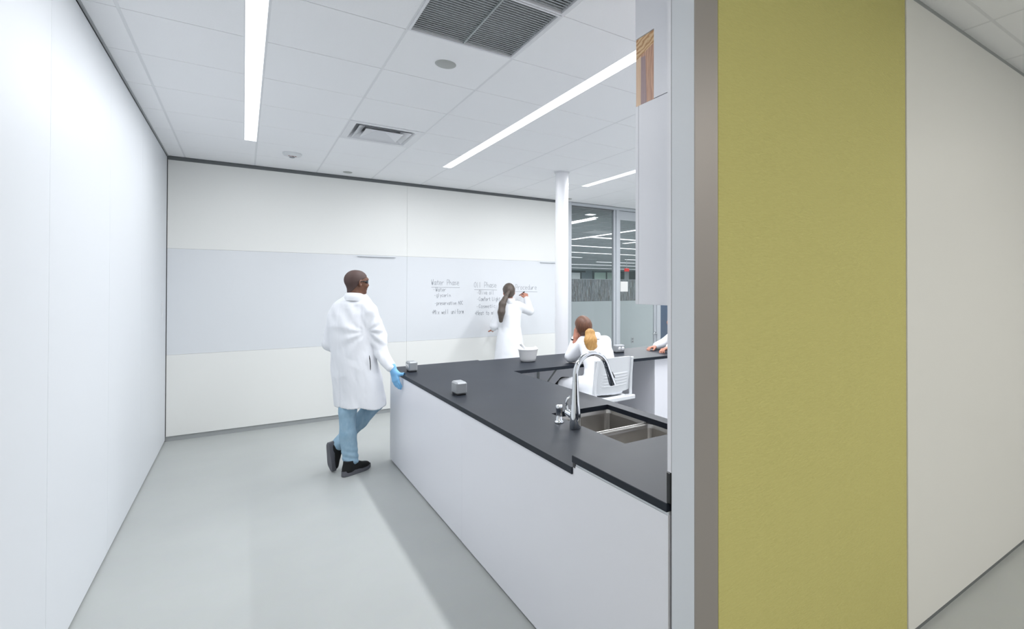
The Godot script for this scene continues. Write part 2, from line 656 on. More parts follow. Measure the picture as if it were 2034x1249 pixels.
# ---------------------------------------------------------------- room shell
func room_shell() -> void:
	var fl := struct("floor")
	slab("slab", mats.floor, fl, w(-0.9, -0.15, -4.3), w(8.9, 0.0, BACK + 0.2), 0.0)
	ceiling_grid()
	# left wall of tall laminate panels
	var wl := struct("wall_left")
	slab("core", mats.core_grey, wl, w(-0.9, 0.0, -4.3), w(LEFT - 0.02, CEIL, BACK + 0.2), 0.0)
	var zs := [-4.2, -3.0, -1.75, -0.5, 0.71, 1.92, 3.119, 4.31, 5.522, 6.73, BACK - 0.002]
	for i in zs.size() - 1:
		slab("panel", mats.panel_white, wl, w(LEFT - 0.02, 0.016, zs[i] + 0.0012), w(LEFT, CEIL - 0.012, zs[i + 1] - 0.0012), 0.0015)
	# back wall
	var wb := struct("wall_back")
	slab("core", mats.reveal, wb, w(-0.9, 0.0, BACK + 0.022), w(4.2, CEIL + 0.1, BACK + 0.2), 0.0)
	slab("base_strip", mats.base_metal, wb, w(LEFT, 0.0, BACK + 0.012), w(4.2, 0.053, BACK + 0.022), 0.0)
	slab("head_trim", mats.reveal, wb, w(LEFT, 2.968, BACK + 0.004), w(4.2, CEIL - 0.001, BACK + 0.022), 0.0)
	var cols := [[LEFT + 0.006, 1.7544], [1.7556, 4.2]]
	for cxs in cols:
		slab("panel", mats.back_panel, wb, w(cxs[0], 0.053, BACK), w(cxs[1], 0.9078, BACK + 0.02), 0.001)
		slab("panel", mats.back_panel, wb, w(cxs[0], 2.0322, BACK), w(cxs[1], 2.966, BACK + 0.02), 0.001)
	var lab := ["pale blue whiteboard panel on back wall beside the left corner", "pale blue whiteboard panel with handwriting behind the standing writer"]
	for i in 2:
		var o := slab("whiteboard", mats.board, self, w(cols[i][0], 0.909, BACK), w(cols[i][1], 2.031, BACK + 0.02), 0.001)
		tag(o, lab[i], "whiteboard", "whiteboard panels of the back wall")
	# glazed part of the back wall
	slab("end_post", mats.frame_grey, wb, w(4.2, 0.0, BACK - 0.01), w(4.287, CEIL, BACK + 0.11), 0.003)
	slab("head_rail", mats.frame_grey, wb, w(4.287, 2.955, BACK - 0.01), w(8.8, 3.0, BACK + 0.11), 0.003)
	slab("head_gap", mats.reveal, wb, w(4.287, 3.0, BACK), w(8.8, CEIL, BACK + 0.1), 0.0)
	slab("lintel", mats.frame_grey, wb, w(-0.9, CEIL + 0.1, BACK + 0.02), w(8.9, CEIL + 0.25, BACK + 0.2), 0.0)
	slab("lintel", mats.frame_grey, wb, w(4.2, CEIL, BACK + 0.02), w(8.9, CEIL + 0.1, BACK + 0.2), 0.0)
	slab("mullion", mats.frame_grey, wb, w(5.185, 0.0, BACK - 0.01), w(5.245, 2.955, BACK + 0.11), 0.004)
	slab("mullion", mats.frame_grey, wb, w(6.10, 0.0, BACK - 0.01), w(6.18, 2.955, BACK + 0.11), 0.004)
	slab("mullion", mats.frame_grey, wb, w(7.4, 0.0, BACK - 0.01), w(7.48, 2.955, BACK + 0.11), 0.004)
	slab("sill_rail", mats.frame_grey, wb, w(4.287, 0.0, BACK - 0.01), w(5.185, 0.06, BACK + 0.11), 0.003)
	slab("sill_rail", mats.frame_grey, wb, w(6.18, 0.0, BACK - 0.01), w(8.8, 0.06, BACK + 0.11), 0.003)
	var w1 := struct("window_1")
	slab("pane", mats.glass, w1, w(4.30, 0.06, BACK + 0.045), w(5.175, 2.945, BACK + 0.055), 0.0)
	for x in [4.287, 5.145]: slab("glazing_bead", mats.frame_grey, w1, w(x, 0.06, BACK + 0.02), w(x + (0.018 if x < 5 else 0.04), 2.955, BACK + 0.08), 0.002)
	slab("glazing_bead", mats.reveal, w1, w(4.305, 2.935, BACK + 0.02), w(5.145, 2.955, BACK + 0.08), 0.002)
	var w2 := struct("window_2")
	slab("pane", mats.glass, w2, w(6.18, 0.06, BACK + 0.045), w(7.4, 2.955, BACK + 0.055), 0.0)
	slab("pane", mats.glass, w2, w(7.48, 0.06, BACK + 0.045), w(8.8, 2.955, BACK + 0.055), 0.0)
	var dr := struct("door_1")
	slab("top_rail", mats.frame_grey, dr, w(5.25, 2.80, BACK + 0.02), w(6.095, 2.95, BACK + 0.065), 0.003)
	slab("bottom_rail", mats.frame_grey, dr, w(5.25, 0.01, BACK + 0.02), w(6.095, 0.16, BACK + 0.065), 0.003)
	slab("stile", mats.frame_grey, dr, w(5.25, 0.16, BACK + 0.02), w(5.285, 2.80, BACK + 0.065), 0.003)
	slab("stile", mats.frame_grey, dr, w(6.055, 0.16, BACK + 0.02), w(6.095, 2.80, BACK + 0.065), 0.003)
	slab("pane", mats.glass, dr, w(5.285, 0.16, BACK + 0.038), w(6.055, 2.80, BACK + 0.048), 0.0)
	var hd := put(tube([w(6.07, 0.80, BACK + 0.02), w(6.07, 0.80, BACK - 0.03), w(6.065, 0.80, BACK - 0.045), w(5.95, 0.80, BACK - 0.045)], 0.009), "lever_handle", mats.chrome, dr)
	put(lathe([Vector2(0.0, -0.003), Vector2(0.026, -0.003), Vector2(0.026, 0.003), Vector2(0.0, 0.003)], 20), "rose", mats.chrome, hd, w(6.07, 0.80, BACK + 0.018), Basis(Vector3.RIGHT, PI / 2))
	# walls out of view that close the laboratory and the corridor
	var wr := struct("wall_right")
	slab("core", mats.back_panel, wr, w(8.7, 0.0, -4.3), w(8.9, CEIL + 0.1, BACK + 0.2), 0.0)
	var wn := struct("wall_near")
	slab("core", mats.partition_white, wn, w(-0.9, 0.0, -4.5), w(8.9, CEIL + 0.1, -4.3), 0.0)

func ceiling_grid() -> void:
	var ce := struct("ceiling")
	slab("slab", mats.t_gap, ce, w(-0.9, CEIL + 0.09, -4.5), w(8.9, CEIL + 0.25, BACK + 0.02), 0.0)
	var xs := [LEFT + 0.004]
	for k in range(0, 16): xs.append(-0.5137 + 0.61 * k)
	xs[-1] = 8.69
	var zs := [BACK - 0.004]
	for j in range(5, -4, -1): zs.append(3.495 + 0.61 * j)
	for j in 9: zs.append(1.01 - 0.61 * j)
	zs.append(-4.29)
	for ix in xs.size() - 1:
		for iz in zs.size() - 1:
			var x0: float = xs[ix]
			var x1: float = xs[ix + 1]
			var z1: float = zs[iz]
			var z0: float = zs[iz + 1]
			if special(ix - 1, 5 - iz): continue
			var pieces := [[x0 + 0.007, x1 - 0.007]]
			for s in STRIPS:   # tiles stop at the light strips
				if z1 > s[2] + 0.03 and z0 < s[3] - 0.03:
					var next := []
					for p in pieces:
						if s[1] <= p[0] or s[0] >= p[1]: next.append(p)
						else:
							if s[0] - p[0] > 0.03: next.append([p[0], s[0] - 0.004])
							if p[1] - s[1] > 0.03: next.append([s[1] + 0.004, p[1]])
					pieces = next
			for p in pieces:
				slab("tile", mats.tile, ce, w(p[0], CEIL, z0 + 0.003), w(p[1], CEIL + 0.018, z1 - 0.003), 0.0015)
	for x in xs.slice(1, -1):
		var z_from := -4.29
		var cuts := []
		for s in STRIPS:
			if x > s[0] - 0.007 and x < s[1] + 0.007: cuts.append([s[2], s[3]])
		var segs := [[-4.29, BACK - 0.004]]
		for c in cuts: segs = [[-4.29, c[0]], [c[1], BACK - 0.004]]
		for g in segs: slab("t_bar", mats.t_bar, ce, w(x - 0.007, CEIL + 0.0012, g[0]), w(x + 0.007, CEIL + 0.04, g[1]), 0.0)
	for z in zs.slice(1, -1):
		slab("cross_bar", mats.t_gap, ce, w(LEFT + 0.004, CEIL + 0.006, z - 0.012), w(8.69, CEIL + 0.0305, z + 0.012), 0.0)
	slab("t_bar", mats.t_bar, ce, w(1.24, CEIL - 0.0008, 1.002), w(8.69, CEIL + 0.0055, 1.018), 0.0)
	slab("wall_angle", mats.t_gap, ce, w(LEFT, CEIL - 0.004, -4.29), w(LEFT + 0.012, CEIL + 0.03, BACK), 0.0)

func special(k: int, j: int) -> bool:   # cells that hold a grille or a diffuser instead of a tile
	return k == 2 and (j == 2 or j == -2 or j == -3)

# ---------------------------------------------------------------- the open office behind the glass
func office() -> void:
	var fo := struct("floor_office")
	slab("slab", mats.floor_office, fo, w(-6, -0.15, BACK + 0.2), w(34, 0.0, 37), 0.0)
	var co := struct("ceiling_office")
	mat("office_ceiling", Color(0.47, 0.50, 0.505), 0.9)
	slab("slab", mats.office_ceiling, co, w(-6, CEIL + 0.012, BACK + 0.2), w(34, CEIL + 0.2, 37), 0.0)
	for i in 12: slab("t_bar", mats.t_gap, co, w(2.6 + i * 0.61, CEIL + 0.008, BACK + 0.2), w(2.612 + i * 0.61, CEIL + 0.02, 14), 0.0)
	for i in 10: slab("t_bar", mats.t_gap, co, w(2, CEIL + 0.008, 7.8 + i * 0.61), w(14, CEIL + 0.02, 7.808 + i * 0.61), 0.0)
	var ws := struct("wall_office_left")
	slab("core", mats.back_panel, ws, w(-6.2, 0, BACK), w(-6, CEIL + 0.2, 37), 0.0)
	slab("core", mats.back_panel, ws, w(-6.2, 0, BACK + 0.2), w(-0.9, CEIL + 0.2, BACK + 0.3), 0.0)
	var wr := struct("wall_office_right")
	slab("core", mats.back_panel, wr, w(34, 0, BACK), w(34.2, CEIL + 0.2, 37), 0.0)
	slab("core", mats.back_panel, wr, w(8.9, 0, BACK + 0.1), w(34, CEIL + 0.2, BACK + 0.3), 0.0)
	# far wall with dark headers, posts and pale panes
	var wf := struct("wall_office_far")
	mat("far_wall", Color(0.42, 0.47, 0.50), 0.7)
	mat("far_dark", Color(0.10, 0.105, 0.11), 0.7)
	mat("far_brown", Color(0.30, 0.20, 0.19), 0.7)
	mat("far_pale", Color(0.91, 0.945, 0.95), 0.6)
	mat("far_green", Color(0.72, 0.83, 0.78), 0.6)
	mat("door_blue", Color(0.16, 0.25, 0.38), 0.5)
	slab("core", mats.far_wall, wf, w(-6, 0, 35.0), w(34, CEIL + 0.2, 35.2), 0.0)
	for s in [["far_dark", 1136, 536, 1163, 541], ["far_brown", 1136, 538, 1163, 541], ["far_pale", 1136, 541.5, 1152, 558], ["far_dark", 1153, 541, 1155, 558], ["far_dark", 1177.5, 533, 1179.5, 558], ["far_dark", 1181, 533.5, 1216, 539.5], ["far_green", 1181, 541, 1203, 558], ["far_dark", 1203.5, 540, 1205.5, 558], ["far_green", 1206, 541, 1217, 558], ["far_dark", 1234, 540, 1239, 558], ["far_pale", 1241, 540, 1249, 558], ["far_dark", 1250, 538, 1262, 558]]:
		var a := pw(s[1], s[2], 34.95)
		var b := pw(s[3], s[4], 34.95)
		slab("opening_panel" if s[0] != "far_green" and s[0] != "far_pale" else "pane", mats[s[0]], wf, Vector3(a.x, minf(a.y, CEIL), -34.93), Vector3(b.x, b.y, -35.0), 0.0)
	# low screen wall with a grass-filled resin panel along its top
	var sw := thing("screen_wall", "low white screen wall topped by grey grass-patterned panel behind the glass", "screen wall", w(5.0, 0, 8.6))
	slab("wall_body", mats.far_pale, sw, w(-3.0, 0, 0), w(2.26, 1.352, 0.1), 0.004)
	var st := st_new()
	for i in 5:
		quad(st, w(-3.0 + i * 1.05, 1.79, 0), w(-1.95 + i * 1.05, 1.79, 0), w(-1.95 + i * 1.05, 1.352, 0), w(-3.0 + i * 1.05, 1.352, 0), Vector3(0, 0, 1))
	var rp := slab("resin_panel", mats.office_ceiling, sw, w(-3.0, 1.352, 0.003), w(2.26, 1.79, 0.015), 0.0)
	put(st.commit(), "grass_sheet", mats.streaks, rp, -rp.position)
	slab("cap_rail", mats.frame_grey, sw, w(-3.0, 1.79, -0.004), w(2.26, 1.797, 0.019), 0.001)
	slab("end_post", mats.frame_grey, sw, w(2.26, 0.0, -0.004), w(2.30, 1.797, 0.105), 0.003)
	var ol := slab("outlet_plate", mats.plastic_white, sw, w(1.645, 0.455, -0.008), w(1.72, 0.575, 0), 0.002)
	for y in [-0.028, 0.028]: slab("socket", mats.grey_plastic, ol, Vector3(-0.017, y - 0.014, 0.003), Vector3(0.017, y + 0.014, 0.0055), 0.001)
	# dark doorway beyond the end of the screen wall
	var bd := thing("office_door", "dark blue office door beyond the end of the screen wall", "door", w(9.45, 0, 10.5))
	slab("leaf", mats.door_blue, bd, w(-0.55, 0, 0), w(0.5, 2.2, 0.05), 0.003)
	slab("frame", mats.far_dark, bd, w(-0.65, 0, 0.05), w(0.6, 2.3, 0.15), 0.003)
	# ceiling lights of the office: [x0, x1, z0, z1]
	for s in [[5.68, 5.80, 8.65, 12.2], [7.62, 7.74, 9.0, 12.7], [9.62, 9.74, 9.2, 12.9]]:
		office_strip(s[0], s[1], s[2], s[3], "office light strip running away from the glass wall")
	for s in [[7.78, 9.5, 11.8], [9.86, 11.4, 11.8], [8.0, 13.0, 14.5], [9.5, 16.0, 17.2], [9.0, 12.6, 20.0], [15.2, 19, 20.1], [15.3, 17.9, 22.8], [14.0, 21.0, 25.9], [13.0, 25.0, 30.5]]:
		office_strip(s[0], s[1], s[2] - 0.085, s[2] + 0.085, "office light strip running parallel to the glass wall")
	var d := thing("square_downlight", "small square white downlight in the office ceiling", "ceiling light", w(5.36, CEIL + 0.012, 8.2))
	put(box_mesh(Vector3(0.15, 0.008, 0.15), 0.002), "diffuser", mats.led, d, Vector3(0, -0.004, 0))
	slab("trim_ring", mats.white_paint, d, Vector3(-0.085, -0.003, -0.085), Vector3(0.085, 0, 0.085), 0.001)
	for p in [[7.2, 10.7, 0.6], [5.2, 9.4, 0.2], [12.3, 16.2, 0.5], [13.6, 20.9, 0.6]]:
		var v := thing("office_vent", "dark square air vent in the office ceiling", "vent", w(p[0], CEIL + 0.012, p[1]), 0.0, "dark vents of the office ceiling")
		slab("backing", mats.galvanised, v, Vector3(-p[2] / 2, -0.006, -p[2] / 2), Vector3(p[2] / 2, 0, p[2] / 2), 0.0)
		for i in 6: slab("slat", mats.grille, v, Vector3(-p[2] / 2, -0.012, -p[2] / 2 + p[2] * (i + 0.3) / 6), Vector3(p[2] / 2, -0.006, -p[2] / 2 + p[2] * (i + 0.45) / 6), 0.0)
	var ex := thing("exit_sign", "small red exit sign hanging from the office ceiling", "sign", w(15.19, 2.5, 20.0))
	slab("sign_box", mats.exit_red, ex, Vector3(-0.13, -0.075, -0.03), Vector3(0.13, 0.075, 0.03), 0.004)
	slab("hanger", mats.frame_grey, ex, Vector3(-0.01, 0.075, -0.01), Vector3(0.01, CEIL + 0.012 - 2.5, 0.01), 0.0)

func office_strip(x0: float, x1: float, z0: float, z1: float, label: String) -> void:
	var t := thing("office_light_strip", label, "ceiling light", w((x0 + x1) / 2, CEIL + 0.0075, (z0 + z1) / 2), 0.0, "light strips of the office ceiling")
	put(box_mesh(Vector3(x1 - x0, 0.006, z1 - z0), 0.001), "diffuser", mats.led, t, Vector3(0, -0.003, 0))
	var l := AreaLight3D.new()
	l.name = "lamp"
	l.area_size = Vector2(x1 - x0, z1 - z0)
	l.area_normalize_energy = true
	l.light_energy = OFFICE_ENERGY * maxf(x1 - x0, z1 - z0) / 3.675
	l.light_color = COOL
	l.area_range = 40.0
	l.area_attenuation = 2.0
	l.shadow_enabled = true
	l.rotation.x = -PI / 2.0
	l.position.y = -0.008
	t.add_child(l)
# ---------------------------------------------------------------- counters and worktops
func counters() -> void:
	var inner := 1.945
	# two units along the aisle, split at the panel joint
	var units := [[3.205, 5.165, TOP - 0.03, "white base cabinet unit at the free end of counter beside the standing man"], [1.262, 3.205, RAISED - 0.042, "white base cabinet unit below the sink against the partition end"]]
	for i in 2:
		var u = units[i]
		var t := thing("base_cabinet", u[3], "cabinet", w(CF, 0, u[0]), 0.0, "base cabinets along the aisle")
		var l: float = u[1] - u[0]
		if i == 0:
			slab("aisle_panel", mats.counter_white, t, w(0.006, 0.016, 0.001), w(0.026, u[2], l), 0.001)
			slab("end_panel", mats.counter_white, t, w(0.026, 0.016, l - 0.02), w(inner - CF, u[2], l), 0.001)
		else:
			var st := st_new()   # panel that steps up under the raised worktop
			box_into(st, w(0.006, 0.016, l - 0.001), w(0.026, TOP - 0.03, 0.0), 0.0)
			box_into(st, w(0.006, TOP - 0.0301, 1.857 - u[0]), w(0.026, u[2], 0.0), 0.0)
			put(st.commit(), "aisle_panel", mats.counter_white, t)
		slab("inner_panel", mats.counter_white, t, w(inner - CF - 0.02, 0.06, 0.02), w(inner - CF, TOP - 0.03, l - 0.03), 0.001)
		slab("plinth", mats.counter_white, t, w(0.03, 0.0, 0.01), w(inner - CF - 0.05, 0.06, l - 0.03), 0.0)
	# knee space along the back leg: modesty panel, brackets and a cabinet at its end
	var mp := slab("modesty_panel", mats.counter_white, self, w(inner + 0.005, 0.016, 5.05), w(3.70, TOP - 0.03, 5.07), 0.001)
	tag(mp, "white modesty panel closing the knee space under the far worktop", "panel")
	for x in [2.62, 3.45]:
		var br := thing("worktop_bracket", "grey diagonal steel bracket under the far worktop beside the inner corner" if x < 3.0 else "grey diagonal steel bracket under the far worktop behind the chair", "bracket", w(x, 0, 5.05), 0.0, "brackets under the far worktop")
		slab("wall_arm", mats.base_metal, br, w(-0.012, 0.40, -0.012), w(0.012, TOP - 0.03, 0), 0.001)
		slab("top_arm", mats.base_metal, br, w(-0.012, TOP - 0.042, -0.5), w(0.012, TOP - 0.03, 0), 0.001)
		put(tube([w(0, 0.45, -0.01), w(0, TOP - 0.04, -0.46)], 0.009, 8), "strut", mats.base_metal, br)
	var bc := thing("base_cabinet", "white base cabinet under the worktop end beside the seated woman's chair", "cabinet", w(3.70, 0, 4.36))
	slab("body", mats.counter_white, bc, w(0, 0.06, 0.02), w(0.5, TOP - 0.03, 0.71), 0.001)
	slab("door", mats.counter_white, bc, w(0.0015, 0.062, 0.0), w(0.4985, TOP - 0.034, 0.0195), 0.0015)
	slab("plinth", mats.counter_white, bc, w(0.01, 0.0, 0.05), w(0.49, 0.06, 0.68), 0.0)
	# black worktop of the L, one piece with a cut-out for the sink
	var st2 := st_new()
	var y0 := TOP - 0.03
	for r in [[CF, 1.50, 1.858, 5.175], [1.50, 1.91, 2.72, 5.175], [1.91, 1.985, 1.858, 5.175], [1.50, 1.91, 1.858, 1.90], [1.985, 4.25, 4.30, 5.12]]:
		box_into(st2, w(r[0], y0, r[2]), w(r[1], TOP, r[3]), 0.0)
	tag(put(st2.commit(), "worktop", mats.worktop, self), "long L-shaped black resin worktop with a sink cut-out", "worktop")
	var rw := thing("raised_worktop", "short raised black worktop section butting against the partition", "worktop", w(CF, 0, 1.262))
	slab("top", mats.worktop, rw, w(0.0, RAISED - 0.03, 0.0), w(0.863, RAISED, 0.596), 0.002)
	slab("edge_strip", mats.alu_light, rw, w(0.008, RAISED - 0.042, 0.0), w(0.02, RAISED - 0.03, 0.594), 0.001)
	slab("riser", mats.worktop_edge, rw, w(0.004, TOP, 0.576), w(0.863, RAISED - 0.03, 0.594), 0.0)
	var sp := slab("side_splash", mats.tray_black, self, w(CF + 0.004, RAISED, 1.249), w(1.985, 1.018, 1.268), 0.002)
	tag(sp, "black upstand strip on the raised worktop along the partition", "splashback")
	sink()
	tap()

func basin(x0: float, x1: float, z0: float, z1: float, top: float, deep: float) -> ArrayMesh:   # open bowl with rounded corners
	var st := st_new()
	var rings := []
	var rows := [[0.0, -0.012], [0.0, 0.0], [0.004, 0.02], [0.010, deep - 0.03], [0.022, deep - 0.008], [0.05, deep]]
	for r in rows:
		var ring := []
		var k: float = r[0]
		var rad := 0.03
		for q in 4:
			var cxq: float = (x1 - rad - k) if q == 0 or q == 3 else (x0 + rad + k)
			var czq: float = (z1 - rad - k) if q < 2 else (z0 + rad + k)
			for j in 5:
				var t := PI / 2 * q + PI / 2 * j / 4.0
				ring.append(w(cxq + rad * cos(t), top - maxf(r[1], 0.0), czq + rad * sin(t)) if r[1] >= 0.0 else w(cxq + (rad + 0.012) * cos(t), top, czq + (rad + 0.012) * sin(t)))
		rings.append(ring)
	var m: int = rings[0].size()
	var cen := w((x0 + x1) / 2, top, (z0 + z1) / 2)
	for i in rings.size() - 1:
		for k in m:
			var a: Vector3 = rings[i][k]
			var b: Vector3 = rings[i][(k + 1) % m]
			var c: Vector3 = rings[i + 1][(k + 1) % m]
			var d: Vector3 = rings[i + 1][k]
			var n := (b - a).cross(d - a).normalized()
			var to := cen - (a + c) / 2
			if i == 0: to = Vector3.UP
			elif i > 3: to = Vector3.UP
			if n.dot(to) < 0: n = -n
			quad(st, a, b, c, d, n)
	var last: Array = rings[-1]
	for k in m: tri(st, w((x0 + x1) / 2, top - deep - 0.003, (z0 + z1) / 2), last[k], last[(k + 1) % m], Vector3.UP)
	return st.commit()

func sink() -> void:
	var t := thing("sink", "stainless steel double-bowl undermount sink in the black worktop", "sink", Vector3.ZERO)
	var top := TOP - 0.03
	put(basin(1.512, 1.915, 2.325, 2.715, top, 0.20), "bowl", mats.steel, t)
	put(basin(1.512, 1.915, 1.905, 2.298, top - 0.004, 0.17), "bowl", mats.steel, t)
	slab("divider", mats.steel, t, w(1.512, top - 0.02, 2.296), w(1.915, top - 0.003, 2.327), 0.005)
	for z in [2.12, 2.52]:
		var dr := put(lathe([Vector2(0.0, 0.0), Vector2(0.03, 0.001), Vector2(0.042, 0.004), Vector2(0.045, 0.002), Vector2(0.045, -0.004)], 24), "drain", mats.chrome, t, w(1.70, top - (0.199 if z > 2.3 else 0.173), z))
		put(lathe([Vector2(0.0, 0.006), Vector2(0.018, 0.005), Vector2(0.02, 0.001)], 16), "strainer", mats.steel, dr)
	var tr := thing("draining_tray", "black plastic tray lying in the far sink bowl", "tray", w(1.66, top - 0.185, 2.50), 0.25)
	slab("base", mats.tray_black, tr, Vector3(-0.09, 0.0, -0.10), Vector3(0.09, 0.008, 0.10), 0.003)
	for s in [[-0.09, -0.10, -0.083, 0.10], [0.083, -0.10, 0.09, 0.10], [-0.09, -0.10, 0.09, -0.093], [-0.09, 0.093, 0.09, 0.10]]:
		slab("rim", mats.tray_black, tr, Vector3(s[0], 0.006, s[1]), Vector3(s[2], 0.045, s[3]), 0.002)
	var sc := thing("black_scraper", "flat black scraper leaning in the far sink bowl", "scraper", w(1.68, top - 0.12, 2.42), 0.3)
	slab("blade", mats.tray_black, sc, Vector3(-0.02, -0.004, -0.1), Vector3(0.13, 0.004, 0.02), 0.002)

func tap() -> void:
	var t := thing("kitchen_tap", "tall chrome gooseneck tap with pull-down spray beside the sink", "tap", w(1.448, TOP, 2.36))
	put(lathe([Vector2(0.0, 0.0), Vector2(0.030, 0.0), Vector2(0.031, 0.003), Vector2(0.030, 0.05), Vector2(0.0275, 0.085), Vector2(0.022, 0.14), Vector2(0.0185, 0.20), Vector2(0.0165, 0.25)], 32), "body", mats.chrome, t)
	var pts := []
	var rad := []
	var a := 0.105
	for i in 25:
		var th := PI * i / 24.0 * 0.90
		pts.append(Vector3(a - a * cos(th), 0.285 + a * 1.02 * sin(th), 0.0))
		rad.append(0.0145)
	pts.push_front(Vector3(0, 0.24, 0))
	rad.push_front(0.0165)
	put(tube(pts, rad, 20), "neck", mats.chrome, t)
	var e: Vector3 = pts[-1]
	var dir := (pts[-1] - pts[-2] as Vector3).normalized()
	var hp := [e, e + dir * 0.012, e + dir * 0.014, e + dir * 0.06, e + dir * 0.11, e + dir * 0.118]
	var sp := put(tube(hp, [0.0155, 0.0155, 0.0145, 0.017, 0.0205, 0.019], 20), "spray_head", mats.chrome, t)
	put(tube([e + dir * 0.05 + Vector3(0.016, 0.006, 0), e + dir * 0.085 + Vector3(0.02, 0.006, 0)], [0.005, 0.006], 8), "button", mats.rubber_black, sp)
	# side lever on the far side of the body
	var lv := put(tube([Vector3(0, 0.062, -0.02), Vector3(0, 0.068, -0.085)], [0.020, 0.018], 16), "lever_hub", mats.chrome, t)
	put(tube(curve([Vector3(0, 0.072, -0.072), Vector3(-0.006, 0.105, -0.082), Vector3(-0.006, 0.138, -0.078), Vector3(0.012, 0.156, -0.075)], 5), 0.0062, 10), "lever", mats.chrome, lv)
	var s := thing("soap_dispenser", "short chrome soap dispenser beside the gooseneck tap", "dispenser", w(1.437, TOP, 2.515))
	put(lathe([Vector2(0.0, 0.0), Vector2(0.026, 0.0), Vector2(0.027, 0.004), Vector2(0.022, 0.010), Vector2(0.0175, 0.014), Vector2(0.0175, 0.070), Vector2(0.019, 0.072), Vector2(0.019, 0.094), Vector2(0.016, 0.098), Vector2(0.0, 0.099)], 24), "pump", mats.chrome, s)
	put(tube([Vector3(0.0, 0.086, 0), Vector3(0.020, 0.088, -0.022), Vector3(0.026, 0.082, -0.028)], [0.008, 0.007, 0.006], 10), "spout", mats.chrome, s)

# ---------------------------------------------------------------- partition end beside the camera
func partition_side() -> void:
	var z0 := 1.14
	var p := struct("wall_partition")
	slab("core", mats.core_grey, p, w(1.16, 0.0, z0 + 0.018), w(8.7, CEIL + 0.05, 1.245), 0.0)
	slab("end_cap", mats.alu_light, p, w(1.129, 0.004, z0 + 0.002), w(1.16, CEIL - 0.004, 1.247), 0.002)
	slab("shadow_gap", mats.core_grey, p, w(1.1305, 0.004, 1.2465), w(1.16, CEIL - 0.004, 1.249), 0.0)
	slab("face_trim", mats.alu, p, w(1.1295, 0.004, z0), w(1.2335, CEIL - 0.004, z0 + 0.018), 0.002)
	slab("green_panel", mats.green, p, w(1.2355, 0.03, z0 + 0.001), w(2.487, CEIL - 0.03, z0 + 0.018), 0.002)
	var xs := [2.491, 4.35, 5.8, 7.25, 8.69]
	for i in xs.size() - 1:
		slab("white_panel", mats.partition_white, p, w(xs[i], 0.03, z0 - 0.004), w(xs[i + 1] - 0.003, CEIL - 0.028, z0 + 0.018), 0.002)
	slab("base_strip", mats.reveal, p, w(1.24, 0.0, z0 + 0.006), w(8.69, 0.03, z0 + 0.0179), 0.0)
	slab("head_strip", mats.base_metal, p, w(1.24, CEIL - 0.03, z0 + 0.004), w(8.69, CEIL, z0 + 0.0179), 0.0)
	slab("lab_panel", mats.counter_white, p, w(1.129, 1.018, 1.2485), w(3.4, CEIL - 0.004, 1.2675), 0.0015)
	slab("lab_panel", mats.counter_white, p, w(1.99, 0.016, 1.2485), w(8.69, 1.0165, 1.2675), 0.0015)
	slab("lab_panel", mats.counter_white, p, w(3.403, 1.018, 1.2485), w(8.69, CEIL - 0.004, 1.2675), 0.0015)
	# wall cabinet
	var c := thing("wall_cabinet", "tall white wall cabinet hung above the raised worktop", "cabinet", w(1.245, 1.555, 1.268))
	slab("body", mats.counter_white, c, w(0, 0, 0), w(0.9, 0.772, 0.295), 0.001)
	slab("door", mats.counter_white, c, w(0.0, 0.0, 0.2968), w(0.449, 0.772, 0.316), 0.0015)
	slab("door", mats.counter_white, c, w(0.451, 0.0, 0.2968), w(0.9, 0.772, 0.316), 0.0015)
	var b := struct("trim_1")
	var so := st_new()   # one panel box, notched for the timber
	box_into(so, w(1.245, 2.3295, 1.268), w(2.145, 2.592, 1.4725))
	box_into(so, w(1.245, 2.592, 1.268), w(2.145, CEIL - 0.004, 1.584))
	put(so.commit(), "soffit_panel", mats.counter_white, b)
	var ins := thing("wood_block", "pinkish brown timber block with bold grain on top of wall cabinet", "timber", w(1.249, 2.3285, 1.4735))
	var st := st_new()
	var d := 0.1105
	var h := 0.262
	quad(st, w(0, h, d), w(0, h, 0), w(0, 0, 0), w(0, 0, d), Vector3(-1, 0, 0))
	quad(st, w(0, h, d), w(0.89, h, d), w(0.89, 0, d), w(0, 0, d), Vector3(0, 0, -1))
	quad(st, w(0.89, h, 0), w(0.89, h, d), w(0.89, 0, d), w(0.89, 0, 0), Vector3(1, 0, 0))
	quad(st, w(0, h, 0), w(0.89, h, 0), w(0.89, 0, 0), w(0, 0, 0), Vector3(0, 0, 1))
	quad(st, w(0, h, d), w(0.89, h, d), w(0.89, h, 0), w(0, h, 0), Vector3(0, 1, 0))
	quad(st, w(0, 0, d), w(0.89, 0, d), w(0.89, 0, 0), w(0, 0, 0), Vector3(0, -1, 0))
	put(st.commit(), "block", mats.wood, ins)

